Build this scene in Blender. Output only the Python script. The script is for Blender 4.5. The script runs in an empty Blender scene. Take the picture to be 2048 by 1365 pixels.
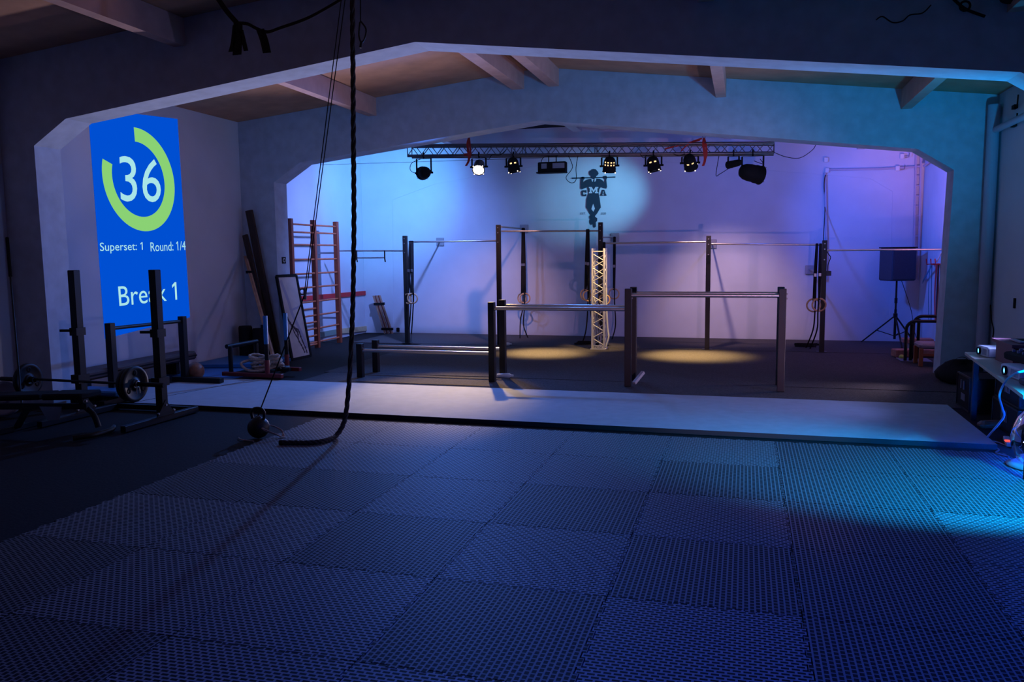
import bpy, math, random
from mathutils import Vector, Matrix
random.seed(7)
SC = bpy.context.scene
COL = SC.collection
PI = math.pi

# ------------------------------------------------------------------ camera
CAM_F, CAM_YAW, CAM_PITCH, CAM_ROLL, CAM_H = 1631.24, math.radians(15.9375), math.radians(6.13), math.radians(-0.6115), 1.8789
_f = Vector((-math.sin(CAM_YAW)*math.cos(CAM_PITCH), math.cos(CAM_YAW)*math.cos(CAM_PITCH), -math.sin(CAM_PITCH)))
_r = Vector((math.cos(CAM_YAW), math.sin(CAM_YAW), 0)); _u = _r.cross(_f)
RIGHT = _r*math.cos(CAM_ROLL) + _u*math.sin(CAM_ROLL)
UP = -_r*math.sin(CAM_ROLL) + _u*math.cos(CAM_ROLL)
cam = bpy.data.cameras.new('camera'); camo = bpy.data.objects.new('camera', cam); COL.objects.link(camo)
cam.lens = CAM_F/2048*36; cam.sensor_width = 36; cam.sensor_fit = 'HORIZONTAL'; cam.clip_start = .05; cam.clip_end = 200
M = Matrix((RIGHT, UP, -_f)).transposed().to_4x4(); M.translation = (0, 0, CAM_H); camo.matrix_world = M
SC.camera = camo

def ray(px, py): return RIGHT*((px-1024)/CAM_F) - UP*((py-682.5)/CAM_F) + _f
O = Vector((0, 0, CAM_H))
def FL(px, py, z=0): d = ray(px, py); return O + d*((z-CAM_H)/d.z)     # measured point on a horizontal plane
def PY(px, py, y): d = ray(px, py); return O + d*(y/d.y)               # measured point on a plane of constant depth
def PX(px, py, x): d = ray(px, py); return O + d*(x/d.x)               # measured point on a side-wall plane

# ------------------------------------------------------------------ world, lights, exposure
SC.view_settings.view_transform = 'Standard'; SC.view_settings.look = 'None'
SC.view_settings.exposure = 0; SC.view_settings.gamma = 1; SC.view_settings.use_curve_mapping = False
w = bpy.data.worlds.new('world'); SC.world = w; w.use_nodes = True
bg = w.node_tree.nodes['Background']; bg.inputs[0].default_value = (.08, .16, .60, 1); bg.inputs[1].default_value = .006

def spot(name, loc, target, color, energy, angle, blend=.5, radius=.08):
    l = bpy.data.lights.new(name, 'SPOT'); l.color = color; l.energy = energy
    l.spot_size = math.radians(angle); l.spot_blend = blend; l.shadow_soft_size = radius
    o = bpy.data.objects.new(name, l); COL.objects.link(o); o.location = loc
    o.rotation_euler = (Vector(target)-Vector(loc)).to_track_quat('-Z', 'Y').to_euler(); return o
def point(name, loc, color, energy, radius=.1):
    l = bpy.data.lights.new(name, 'POINT'); l.color = color; l.energy = energy; l.shadow_soft_size = radius
    o = bpy.data.objects.new(name, l); COL.objects.link(o); o.location = loc; return o

def YT(px): return 14.5 + .7*(px-815)/733          # the truss runs slightly away to the right
LP = {k: PY(px, py, YT(px)) for k, (px, py) in dict(wash=(848, 346), lit=(958, 334), p3=(1027, 333), p4=(1219, 332),
      p5=(1307, 331), p6=(1380, 326), prof=(1467, 328), big=(1505, 347)).items()}
WARM = (1, .62, .22)
AIM = dict(wash=Vector((-8.3, 17.9, 3.5)), lit=FL(875, 782), p3=FL(1085, 708), p4=PY(1201, 600, 15.6), p5=FL(1385, 713), p6=PY(1460, 635, 18.0),
           prof=PY(1195, 392, 18.0), big=PX(1860, 430, 3.37))
def front(k, d=.17): v = (AIM[k]-LP[k]).normalized(); return LP[k] + v*d
spot('light_wash', front('wash'), AIM['wash'], (.07, .50, 1), 560, 72, 1, .07)
spot('light_wash_spill', front('wash'), (-8.4, 17.0, 1.4), (.20, .32, 1), 720, 140, 1, .07)
spot('light_lit', front('lit', .2), AIM['lit'], WARM, 1900, 34, 1, .05)
spot('light_p3', front('p3', .2), AIM['p3'], WARM, 2700, 33, 1, .22)
spot('light_p3_spill', front('p3', .2), PY(990, 640, 18.0), (1, .50, .42), 260, 52, 1, .05)
spot('light_p4', front('p4', .2), AIM['p4'], WARM, 520, 30, 1, .05)
spot('light_p5', front('p5', .2), AIM['p5'], WARM, 2600, 37, 1, .22)
spot('light_p6', front('p6', .2), AIM['p6'], (1, .60, .64), 330, 60, 1, .05)
spot('light_prof', front('prof', .2), AIM['prof'], (.20, .66, 1), 620, 33, 1, .06)
spot('light_big', front('big', .25), AIM['big'], (.02, .12, 1), 420, 105, 1, .09)
spot('light_big_spill', front('big', .25), (-.6, 18, 2.6), (.04, .13, 1), 80, 140, 1, .09)
spot('light_pink', (2.95, 13.75, 1.3), (3.38, 14.9, 2.9), (1, .40, .75), 420, 95, 1, .10)
spot('light_projector', (2.75, 9.4, 1.15), (-7.5, 11.5, 3.0), (.26, .33, 1), 170, 125, .8, .10)
spot('light_house', (.9, 2.85, .42), (-1.4, 18, 2.0), (1, .50, .85), 680, 33, 1, .05)
spot('light_blue_fill', (-2.9, 14.2, 3.3), (-2.4, 6.0, 0), (.08, .26, 1), 200, 110, 1, .25)  # added blue fill for the mats; the flood lamp itself is unlit
spot('light_blue_fill_left', (-5.2, 14.1, 3.3), (-5.0, 4.5, 0), (.07, .24, 1), 850, 105, 1, .07)  # added blue fill without a fixture, also throws the rope's shadow
spot('light_teal_up', (2.9, 8.75, 1.4), (1.9, 10.2, 3.4), (.0, .40, 1), 400, 122, 1, .10)
spot('light_teal_mat', (2.5, 6.1, 1.5), (1.45, 6.95, 0), (0, .40, 1), 820, 74, .6, .08)
spot('light_upfill', (2.55, 12.5, .25), (-3.5, 8.4, 4.0), (1, .74, 1), 230, 100, 1, .10)  # added uplight without a fixture, stands in for bounce on soffits and ceiling
spot('light_upfill_left', (-6.3, 12.6, .2), (-5.0, 8.4, 4.0), (.86, .74, 1), 520, 100, 1, .10)  # second added uplight, no fixture, brightens the left soffit and ceiling
spot('light_near_fill', (.9, 2.8, 4.2), (.9, 3.8, 0), (0, .06, 1), 430, 130, 1, .2)  # added unseen fill that turns the near tiles blue

# ------------------------------------------------------------------ materials
def mat(name, col, rough=.6, metal=0, noise=0, nscale=20, bump=0, spec=.5, emit=None, estr=0, stretch=None):
    m = bpy.data.materials.new(name); m.use_nodes = True; nt = m.node_tree; b = nt.nodes['Principled BSDF']
    b.inputs['Base Color'].default_value = (*col, 1); b.inputs['Roughness'].default_value = rough; b.inputs['Metallic'].default_value = metal
    b.inputs['Specular IOR Level'].default_value = spec
    if emit: b.inputs['Emission Color'].default_value = (*emit, 1); b.inputs['Emission Strength'].default_value = estr
    if noise or bump:
        tc = nt.nodes.new('ShaderNodeTexCoord'); n = nt.nodes.new('ShaderNodeTexNoise'); n.inputs['Scale'].default_value = nscale
        n.inputs['Detail'].default_value = 5
        src = tc.outputs['Object']
        if stretch:
            mp = nt.nodes.new('ShaderNodeMapping'); mp.inputs['Scale'].default_value = stretch; nt.links.new(src, mp.inputs[0]); src = mp.outputs[0]
        nt.links.new(src, n.inputs['Vector'])
        if noise:
            r = nt.nodes.new('ShaderNodeValToRGB')
            r.color_ramp.elements[0].color = (*[c*(1-noise) for c in col], 1); r.color_ramp.elements[1].color = (*[min(1, c*(1+noise)) for c in col], 1)
            r.color_ramp.elements[0].position = .3; r.color_ramp.elements[1].position = .7
            nt.links.new(n.outputs[0], r.inputs[0]); nt.links.new(r.outputs[0], b.inputs['Base Color'])
        if bump:
            bp = nt.nodes.new('ShaderNodeBump'); bp.inputs['Strength'].default_value = bump; bp.inputs['Distance'].default_value = .01
            nt.links.new(n.outputs[0], bp.inputs['Height']); nt.links.new(bp.outputs[0], b.inputs['Normal'])
    return m
def emat(name, col, s):
    m = bpy.data.materials.new(name); m.use_nodes = True; nt = m.node_tree; nt.nodes.clear()
    e = nt.nodes.new('ShaderNodeEmission'); e.inputs[0].default_value = (*col, 1); e.inputs[1].default_value = s
    o = nt.nodes.new('ShaderNodeOutputMaterial'); nt.links.new(e.outputs[0], o.inputs[0]); return m
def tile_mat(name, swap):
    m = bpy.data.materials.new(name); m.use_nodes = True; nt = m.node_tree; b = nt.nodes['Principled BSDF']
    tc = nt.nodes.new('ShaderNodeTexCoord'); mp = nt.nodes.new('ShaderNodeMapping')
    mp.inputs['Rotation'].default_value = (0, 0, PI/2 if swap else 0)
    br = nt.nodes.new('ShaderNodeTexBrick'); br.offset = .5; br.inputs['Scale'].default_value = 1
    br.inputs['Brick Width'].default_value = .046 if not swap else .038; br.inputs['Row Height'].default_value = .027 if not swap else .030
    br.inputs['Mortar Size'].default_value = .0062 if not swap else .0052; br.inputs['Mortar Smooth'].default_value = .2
    c1, c2 = ((.010, .011, .013), (.20, .205, .22)) if not swap else ((.016, .017, .019), (.145, .15, .16))  # dimple colour darkened for the shade inside the pits
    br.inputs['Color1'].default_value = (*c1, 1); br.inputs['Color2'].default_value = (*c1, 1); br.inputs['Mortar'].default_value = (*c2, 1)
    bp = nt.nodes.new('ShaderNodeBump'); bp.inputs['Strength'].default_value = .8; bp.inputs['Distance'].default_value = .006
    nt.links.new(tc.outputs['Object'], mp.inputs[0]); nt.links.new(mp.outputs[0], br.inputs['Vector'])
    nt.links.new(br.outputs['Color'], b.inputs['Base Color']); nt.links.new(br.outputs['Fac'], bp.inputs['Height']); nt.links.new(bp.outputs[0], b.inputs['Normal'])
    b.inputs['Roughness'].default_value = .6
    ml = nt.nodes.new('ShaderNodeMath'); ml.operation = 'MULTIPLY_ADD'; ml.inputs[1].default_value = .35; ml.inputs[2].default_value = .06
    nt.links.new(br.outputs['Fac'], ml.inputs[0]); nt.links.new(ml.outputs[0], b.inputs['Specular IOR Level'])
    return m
MT = {}
MT['wall'] = mat('white_wall_paint', (.57, .61, .68), .8, noise=.05, nscale=1.5, bump=.05)
MT['concrete'] = mat('painted_concrete', (.47, .54, .62), .85, noise=.10, nscale=6, bump=.25)
MT['ceil'] = mat('brown_wood_ceiling', (.46, .25, .15), .8, noise=.15, nscale=3)
MT['ceilw'] = mat('white_ceiling', (.60, .58, .62), .85, noise=.05, nscale=2)
MT['purlin'] = mat('purlin_paint', (.52, .33, .28), .8, noise=.10, nscale=5)
MT['carpet'] = mat('charcoal_carpet', (.080, .075, .078), .95, noise=.35, nscale=60, bump=.5, spec=.1)
MT['rubber'] = mat('dark_rubber_floor', (.013, .011, .012), .85, noise=.3, nscale=40, bump=.3, spec=.2)
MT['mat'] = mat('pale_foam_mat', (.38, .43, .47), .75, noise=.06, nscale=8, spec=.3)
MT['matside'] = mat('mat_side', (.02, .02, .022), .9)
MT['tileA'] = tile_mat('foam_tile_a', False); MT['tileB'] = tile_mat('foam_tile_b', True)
MT['black'] = mat('black_powder_coat', (.006, .006, .007), .5, spec=.3)
MT['blackm'] = mat('matte_black', (.010, .010, .011), .8, spec=.2)
MT['web'] = mat('black_webbing', (.012, .012, .013), .85, noise=.3, nscale=90, spec=.2)
MT['post'] = mat('dark_steel_post', (.010, .009, .009), .5, spec=.35)
MT['chrome'] = mat('polished_steel', (.60, .57, .54), .34, 1)
MT['steel'] = mat('dull_steel', (.35, .34, .36), .4, 1)
MT['truss'] = mat('truss_aluminium', (.20, .19, .20), .42, 1)
MT['trussw'] = mat('bright_aluminium', (.70, .69, .68), .45, .3)
MT['wood'] = mat('varnished_wood', (.26, .05, .02), .5, noise=.25, nscale=12, stretch=(6, 6, 1))
MT['woodr'] = mat('rung_wood', (.46, .12, .05), .5, noise=.2, nscale=12)
MT['ringw'] = mat('birch_ring', (.62, .38, .20), .5, noise=.15, nscale=40)
MT['plank'] = mat('old_dark_plank', (.050, .028, .020), .8, noise=.4, nscale=8, stretch=(8, 8, 1))
MT['slat'] = mat('pale_slat', (.45, .26, .17), .6, noise=.2, nscale=10)
MT['red'] = mat('red_paint', (.55, .02, .025), .55)
MT['sled'] = mat('dark_red_paint', (.16, .008, .010), .5)
MT['redst'] = mat('red_strap', (.55, .03, .02), .7)
MT['teal'] = mat('teal_band', (.03, .22, .32), .6)
MT['pine'] = mat('raw_pine', (.62, .48, .28), .6, noise=.12, nscale=14)
MT['green'] = mat('grey_green_board', (.20, .28, .24), .7)
MT['blue'] = mat('blue_vinyl', (.02, .17, .42), .5, noise=.08, nscale=5)
MT['rope'] = mat('climbing_rope', (.045, .038, .034), .9, noise=.4, nscale=80, bump=.4, spec=.2)
MT['ropew'] = mat('manila_rope', (.42, .33, .26), .9, noise=.3, nscale=60, bump=.4, spec=.2)
MT['canvas'] = mat('canvas', (.62, .56, .52), .7, noise=.08, nscale=6)
MT['ink'] = mat('dark_paint_stroke', (.05, .03, .04), .7)
MT['washp'] = mat('blue_wash_stroke', (.40, .38, .48), .7)
MT['logo'] = mat('navy_mural_paint', (.012, .030, .055), .8)
MT['leather'] = mat('brown_leather', (.22, .09, .05), .55, noise=.2, nscale=15)
MT['bench'] = mat('brown_vinyl', (.075, .045, .038), .55, noise=.2, nscale=6)
MT['iron'] = mat('cast_iron', (.010, .010, .011), .5, noise=.2, nscale=30, spec=.35)
MT['grey'] = mat('grey_plastic', (.30, .30, .34), .5)
MT['white'] = mat('white_plastic', (.70, .72, .72), .4)
MT['beige'] = mat('table_laminate', (.50, .46, .36), .5)
MT['maroon'] = mat('maroon_case', (.20, .07, .08), .6)
MT['speak'] = mat('speaker_black', (.02, .03, .06), .55, noise=.15, nscale=50)
MT['brick'] = mat('cork_block', (.45, .20, .15), .8, noise=.2, nscale=20)
MT['pink'] = mat('pink_plastic', (.75, .08, .35), .5)
MT['ball'] = mat('tennis_felt', (.45, .60, .12), .9)
MT['cush'] = mat('grey_cushion', (.30, .26, .30), .8)
MT['chairw'] = mat('orange_beech', (.42, .11, .03), .5)
MT['pipe'] = mat('painted_pipe', (.42, .40, .50), .45)
MT['dark'] = mat('dark_gable', (.03, .035, .05), .8)
MT['cable'] = mat('pale_blue_cable', (.25, .45, .70), .5)
MT['e_warm'] = emat('lamp_glow', (1, .80, .50), 30)
MT['e_vent'] = emat('vent_glow', (1, .62, .28), 1.6)
MT['e_screw'] = emat('lit_screw_glow', (1, .80, .62), 2.5)
MT['e_blue'] = emat('led_blue', (.10, .45, 1), 5)
MT['e_yel'] = emat('led_yellow', (.8, .9, .2), 2)
MT['e_red'] = emat('led_red', (1, .06, .05), 2)
MT['e_projection'] = emat('projection_glow_blue', (0, .078, .64), 1)
MT['e_ring'] = emat('projection_glow_green', (.255, .64, .175), 1)
MT['e_text'] = emat('projection_glow_text', (.40, .78, .80), 1)
MT['e_fairy'] = emat('fairy_light', (.35, .45, 1), 8)
g = bpy.data.materials.new('clear_glass'); g.use_nodes = True
gb = g.node_tree.nodes['Principled BSDF']; gb.inputs['Transmission Weight'].default_value = 1; gb.inputs['Roughness'].default_value = .03; gb.inputs['IOR'].default_value = 1.15
gb.inputs['Base Color'].default_value = (.75, .85, 1, 1); MT['glass'] = g

# ------------------------------------------------------------------ mesh builder
class MB:
    def __init__(s): s.v = []; s.f = []; s.sm = []; s.mi = []; s.cur = 0
    def add(s, vs, fs, smooth=False):
        n = len(s.v); s.v += [Vector(v) for v in vs]
        for f in fs: s.f.append([i+n for i in f]); s.sm.append(smooth); s.mi.append(s.cur)
        return s
    def box(s, c, size, R=None, bev=0):
        x, y, z = [d/2 for d in size]
        if bev:
            b = min(bev, x*.9, y*.9, z*.9); vs = []; 
            ring = [(x-b, -y), (x, -y+b), (x, y-b), (x-b, y), (-x+b, y), (-x, y-b), (-x, -y+b), (-x+b, -y)]
            ins = [(a*(x-b)/x, c_*(y-b)/y) for a, c_ in ring]
            for zz, rr in ((-z, ins), (-z+b, ring), (z-b, ring), (z, ins)): vs += [(a, c_, zz) for a, c_ in rr]
            fs = [list(range(7, -1, -1)), list(range(24, 32))]
            for k in range(3):
                for i in range(8): j = (i+1) % 8; fs.append([k*8+i, k*8+j, k*8+8+j, k*8+8+i])
        else:
            vs = [(sx*x, sy*y, sz*z) for sz in (-1, 1) for sx, sy in ((-1, -1), (1, -1), (1, 1), (-1, 1))]
            fs = [(3, 2, 1, 0), (4, 5, 6, 7), (0, 1, 5, 4), (1, 2, 6, 5), (2, 3, 7, 6), (3, 0, 4, 7)]
        c = Vector(c); vs = [(R @ Vector(v) if R else Vector(v)) + c for v in vs]
        return s.add(vs, fs)
    def bb(s, x0, x1, y0, y1, z0, z1, bev=0): return s.box(((x0+x1)/2, (y0+y1)/2, (z0+z1)/2), (x1-x0, y1-y0, z1-z0), None, bev)
    def frame(s, p, q, up=(0, 0, 1)):
        d = (Vector(q)-Vector(p)); L = d.length; d.normalize(); u = Vector(up)
        if abs(d.dot(u)) > .98: u = Vector((0, 1, 0))
        a = d.cross(u).normalized(); b = a.cross(d); return d, a, b, L
    def bar(s, p, q, w_, h_, up=(0, 0, 1), bev=0):
        d, a, b, L = s.frame(p, q, up); R = Matrix((a, b, d)).transposed()
        return s.box((Vector(p)+Vector(q))/2, (w_, h_, L), R, bev)
    def tube(s, pts, r, n=10, caps=True, closed=False):
        pts = [Vector(p) for p in pts]; N = len(pts); rs = r if isinstance(r, (list, tuple)) else [r]*N; vs = []; fs = []
        prev = None
        for i, p in enumerate(pts):
            t = (pts[(i+1) % N]-pts[i-1]) if closed else (pts[min(i+1, N-1)]-pts[max(i-1, 0)])
            t.normalize()
            if prev is None:
                u = Vector((0, 0, 1)) if abs(t.z) < .9 else Vector((0, 1, 0)); a = t.cross(u).normalized()
            else: a = (prev - t*prev.dot(t)).normalized()
            prev = a; b = t.cross(a)
            for k in range(n): th = 2*PI*k/n; vs.append(p + (a*math.cos(th)+b*math.sin(th))*rs[i])
        for i in range(N if closed else N-1):
            j = (i+1) % N
            for k in range(n): l = (k+1) % n; fs.append([i*n+k, i*n+l, j*n+l, j*n+k])
        s.add(vs, fs, True)
        if caps and not closed: s.add(vs[:n], [list(range(n-1, -1, -1))]); s.add(vs[-n:], [list(range(n))])
        return s
    def cyl(s, p, q, r, n=16): return s.tube([p, q], r, n)
    def lathe(s, prof, o, axis=(0, 0, 1), n=20):
        # prof: list of (radius, height along axis)
        o = Vector(o); d, a, b, L = s.frame(o, o+Vector(axis)); vs = []; fs = []
        for r, h in prof:
            for k in range(n): th = 2*PI*k/n; vs.append(o + d*h + (a*math.cos(th)+b*math.sin(th))*max(r, 1e-5))
        for i in range(len(prof)-1):
            for k in range(n): l = (k+1) % n; fs.append([i*n+k, i*n+l, (i+1)*n+l, (i+1)*n+k])
        return s.add(vs, fs, True)
    def disc(s, o, axis, r, n=20):
        o = Vector(o); d, a, b, L = s.frame(o, o+Vector(axis))
        return s.add([o+(a*math.cos(2*PI*k/n)+b*math.sin(2*PI*k/n))*r for k in range(n)], [list(range(n))])
    def torus(s, o, axis, R, r, n=28, m=8):
        o = Vector(o); d, a, b, L = s.frame(o, o+Vector(axis))
        return s.tube([o+(a*math.cos(2*PI*k/n)+b*math.sin(2*PI*k/n))*R for k in range(n)], r, m, closed=True)
    def ball(s, o, r, n=16, sz=1):
        return s.lathe([(r*math.sin(PI*i/n), -r*sz*math.cos(PI*i/n)) for i in range(n+1)], o, n=n*2)
    def prism(s, poly, off):
        off = Vector(off); n = len(poly); a = [Vector(p) for p in poly]; b = [p+off for p in a]
        return s.add(a+b, [list(range(n-1, -1, -1)), list(range(n, 2*n))] + [[i, (i+1) % n, n+(i+1) % n, n+i] for i in range(n)])
    def strap(s, pts, w_, wd=(1, 0, 0), t=.004):
        # flat webbing: rectangular section swept along pts, width along wd
        pts = [Vector(p) for p in pts]; N = len(pts); vs = []; fs = []; wv = Vector(wd).normalized()
        for i, p in enumerate(pts):
            d = (pts[min(i+1, N-1)]-pts[max(i-1, 0)]).normalized(); n_ = d.cross(wv)
            if n_.length < .05: n_ = Vector((0, 0, 1))
            n_.normalize(); a = wv
            vs += [p+a*w_/2+n_*t/2, p-a*w_/2+n_*t/2, p-a*w_/2-n_*t/2, p+a*w_/2-n_*t/2]
        for i in range(N-1):
            for k in range(4): l = (k+1) % 4; fs.append([i*4+k, i*4+l, i*4+4+l, i*4+4+k])
        fs += [[3, 2, 1, 0], [N*4-4, N*4-3, N*4-2, N*4-1]]
        return s.add(vs, fs)

def build(name, mb, m, parent=None, off=None, kind=None):
    me = bpy.data.meshes.new(name); off = off or Vector((0, 0, 0))
    me.from_pydata([v-off for v in mb.v], [], mb.f)
    for p, sm, mi in zip(me.polygons, mb.sm, mb.mi): p.use_smooth = sm; p.material_index = mi
    for mm in (m if isinstance(m, (list, tuple)) else [m]): me.materials.append(MT[mm] if isinstance(mm, str) else mm)
    me.update()
    o = bpy.data.objects.new(name, me); COL.objects.link(o)
    if parent: o.parent = parent
    else: o.location = off
    if kind: o['kind'] = kind
    return o
def setp(o, label, cat, group=None):
    o['label'] = label; o['category'] = cat
    if group: o['group'] = group
    return o
class T:
    """a thing: an Empty at its base; parts are given in world coordinates"""
    def __init__(s, name, label, cat, loc, group=None):
        s.loc = Vector(loc); s.e = bpy.data.objects.new(name, None); COL.objects.link(s.e); s.e.location = s.loc
        s.e.empty_display_size = .1; setp(s.e, label, cat, group)
    def part(s, name, mb, m, parent=None, label=None):
        o = build(name, mb, m, parent or s.e, s.loc)
        if label: o['label'] = label
        return o
def single(name, label, cat, mb, m, loc=None, group=None):
    if loc is None:
        xs = [v.x for v in mb.v]; ys = [v.y for v in mb.v]; zs = [v.z for v in mb.v]
        loc = ((min(xs)+max(xs))/2, (min(ys)+max(ys))/2, min(zs))
    return setp(build(name, mb, m, None, Vector(loc)), label, cat, group)
def struct(name, mb, m): return build(name, mb, m, None, None, 'structure')
def arc(c, r, a0, a1, n, ax, ay): return [Vector(c)+Vector(ax)*r*math.cos(a0+(a1-a0)*i/n)+Vector(ay)*r*math.sin(a0+(a1-a0)*i/n) for i in range(n+1)]
def lerp(a, b, t): return Vector(a)*(1-t)+Vector(b)*t
def smooth_pts(pts, n=8):
    pts = [Vector(p) for p in pts]; out = []; N = len(pts)
    for i in range(N-1):
        p0, p1, p2, p3 = pts[max(i-1, 0)], pts[i], pts[i+1], pts[min(i+2, N-1)]
        for k in range(n):
            t = k/n; out.append(.5*((2*p1)+(p2-p0)*t+(2*p0-5*p1+4*p2-p3)*t*t+(3*p1-p0-3*p2+p3)*t**3))
    return out+[pts[-1]]

# ------------------------------------------------------------------ the room
XL, XR, YB = -8.86, 3.38, 18.05
struct('floor', MB().bb(XL-.3, XR+.3, -2, YB+.3, -.2, 0), 'rubber')
struct('wall_left', MB().bb(XL-.3, XL, -2, YB+.3, 0, 5.2), 'wall')
struct('wall_right', MB().bb(XR, XR+.3, -2, YB+.3, 0, 5.2), 'wall')
struct('wall_back', MB().bb(XL, XR, YB, YB+.3, 0, 5.2), 'wall')
def roof(x): return 4.29+(4.85-4.29)*(x-XL)/(-3.2-XL) if x < -3.2 else 4.85+(4.02-4.85)*(x+3.2)/(XR+3.2)
def roofmb(y0, y1):
    p = [(XL, y0, roof(XL)), (-3.2, y0, 4.85), (XR, y0, roof(XR)), (XR, y0, roof(XR)+.15), (-3.2, y0, 5.0), (XL, y0, roof(XL)+.15)]
    return MB().prism(p, (0, y1-y0, 0))
struct('ceiling', roofmb(-2, 13.35), 'ceil'); struct('ceiling', roofmb(13.35, YB), 'ceilw')
def portal(y0, y1, inner, m, name):
    e = .002
    mb = MB()
    out = [(XL+e, 0), (XL+e, roof(XL)-e), (-3.2, 4.85-e), (XR-e, roof(XR)-e), (XR-e, 0)]
    # left leg + haunch, beam halves, right leg as one concave prism
    poly = [(x, y0, z) for x, z in out] + [(x, y0, z) for x, z in reversed(inner)]
    mb.prism(poly, (0, y1-y0, 0)); return struct(name, mb, m)
portal(8.15, 8.55, [(-8.33, 0), (-8.35, 3.245), (-7.85, 3.54), (-3.34, 4.075), (2.25, 3.385), (2.78, 3.05), (2.78, 0)], 'concrete', 'trim_1')
portal(13.14, 13.56, [(-8.17, 0), (-8.17, 3.195), (-7.63, 3.526), (-3.257, 4.02), (2.361, 3.318), (2.849, 3.001), (2.778, 0)], 'concrete', 'trim_2')
portal(18.035, 18.05, [(-8.118, 0), (-8.056, 3.172), (-6.974, 3.509), (-3.3, 3.99), (2.39, 3.308), (2.816, 3.037), (2.862, 0)], 'wall', 'trim_3')
struct('trim_4', MB().prism([(-5.1, 18.03, 4.65), (-3.2, 18.03, 4.845), (-1.6, 18.03, 4.64)], (0, .004, 0)), 'dark')
n = 5
for x, wd, zb in ((-6.2, .15, 4.25), (-3.6, .2, 4.53), (-3.01, .17, 4.54), (-.40, .15, 4.21), (2.19, .14, 3.89)):
    for y0, y1 in ((-2, 8.15), (8.55, 13.14), (13.56, 18.035)):
        struct('trim_%d' % n, MB().bb(x-wd/2, x+wd/2, y0, y1, zb, roof(x)-.0), 'purlin' if y1 < 18 else 'ceilw'); n += 1
# carpets
def sheet(y0, y1, x0, x1, z0, z1, wav, seed):
    rnd = random.Random(seed); mb = MB(); N = 60; top = []
    ph = [rnd.random()*6 for _ in range(4)]
    def wv(x, s): return wav*(math.sin(x*1.1+ph[s])+.6*math.sin(x*2.7+ph[s+1]))
    fr = [(x0+(x1-x0)*i/N) for i in range(N+1)]
    poly = [(x, y0+wv(x, 0), z0) for x in fr]+[(x, y1+wv(x, 2), z0) for x in reversed(fr)]
    return mb.prism(poly, (0, 0, z1-z0))
single('carpet_strip', 'charcoal carpet strip along the white back wall under the pull-up rig', 'carpet', sheet(15.86, 18.0, -8.1, 3.3, .001, .016, .012, 1), 'carpet')
single('carpet_strip', 'wide charcoal carpet strip in the middle of the stage with warm light pools', 'carpet', sheet(11.72, 15.84, -6.5, 3.3, .001, .012, .015, 2), 'carpet')
single('carpet_strip', 'charcoal carpet strip between the pale mat and the parallel bars', 'carpet', sheet(10.56, 11.70, -6.4, 3.2, .001, .010, .012, 3), 'carpet')

# ------------------------------------------------------------------ foam puzzle tiles
def tile_mesh(name, m):
    per, amp = 14, .011
    def edge(a, b, nrm):
        pts = []
        for i in range(per):
            t0, t1 = i/per, (i+1)/per; o = amp if i % 2 else -amp
            if i == 0 or i == per-1: o = 0
            s_ = .006 if i % 2 else -.006
            for t, sg in ((t0, -1), (t1, 1)):
                tt = t+sg*s_ if 0 < i < per-1 else t
                pts.append(Vector(a)*(1-tt)+Vector(b)*tt+Vector(nrm)*o)
        return pts
    gp = .003; a, b = -.5+gp, .5-gp
    bot = edge((a, a, 0), (b, a, 0), (0, 1, 0)); right = edge((b, a, 0), (b, b, 0), (1, 0, 0))
    top = list(reversed(edge((a, b, 0), (b, b, 0), (0, 1, 0)))); left = list(reversed(edge((a, a, 0), (a, b, 0), (1, 0, 0))))
    poly = []
    for e_ in (bot, right, top, left):
        for p in e_:
            if not poly or (p-poly[-1]).length > 1e-4: poly.append(p)
    mb = MB().prism(poly, (0, 0, .02)); me = bpy.data.meshes.new(name)
    me.from_pydata(mb.v, [], mb.f); me.materials.append(m); me.update(); return me
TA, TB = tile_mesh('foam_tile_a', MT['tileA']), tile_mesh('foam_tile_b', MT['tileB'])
ORD = ['first', 'second', 'third', 'fourth', 'fifth', 'sixth', 'seventh', 'eighth']
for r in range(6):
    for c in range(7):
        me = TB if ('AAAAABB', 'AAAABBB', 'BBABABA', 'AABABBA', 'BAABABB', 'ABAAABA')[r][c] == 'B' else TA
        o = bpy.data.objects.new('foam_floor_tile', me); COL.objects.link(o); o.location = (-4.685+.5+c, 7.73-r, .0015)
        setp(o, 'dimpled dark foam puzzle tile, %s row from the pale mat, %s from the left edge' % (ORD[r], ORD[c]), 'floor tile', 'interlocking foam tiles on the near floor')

# ------------------------------------------------------------------ pale mats
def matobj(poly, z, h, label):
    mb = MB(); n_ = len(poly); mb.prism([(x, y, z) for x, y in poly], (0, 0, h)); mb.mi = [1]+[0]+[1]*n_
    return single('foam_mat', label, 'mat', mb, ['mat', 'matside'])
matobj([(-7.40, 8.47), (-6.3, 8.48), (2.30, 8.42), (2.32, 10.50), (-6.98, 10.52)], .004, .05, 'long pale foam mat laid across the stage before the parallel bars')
matobj([(-8.25, 8.62), (-7.42, 8.49), (-7.0, 10.50), (-7.9, 10.45)], .004, .05, 'short pale mat under the squat rack, left of the long pale mat')

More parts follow.
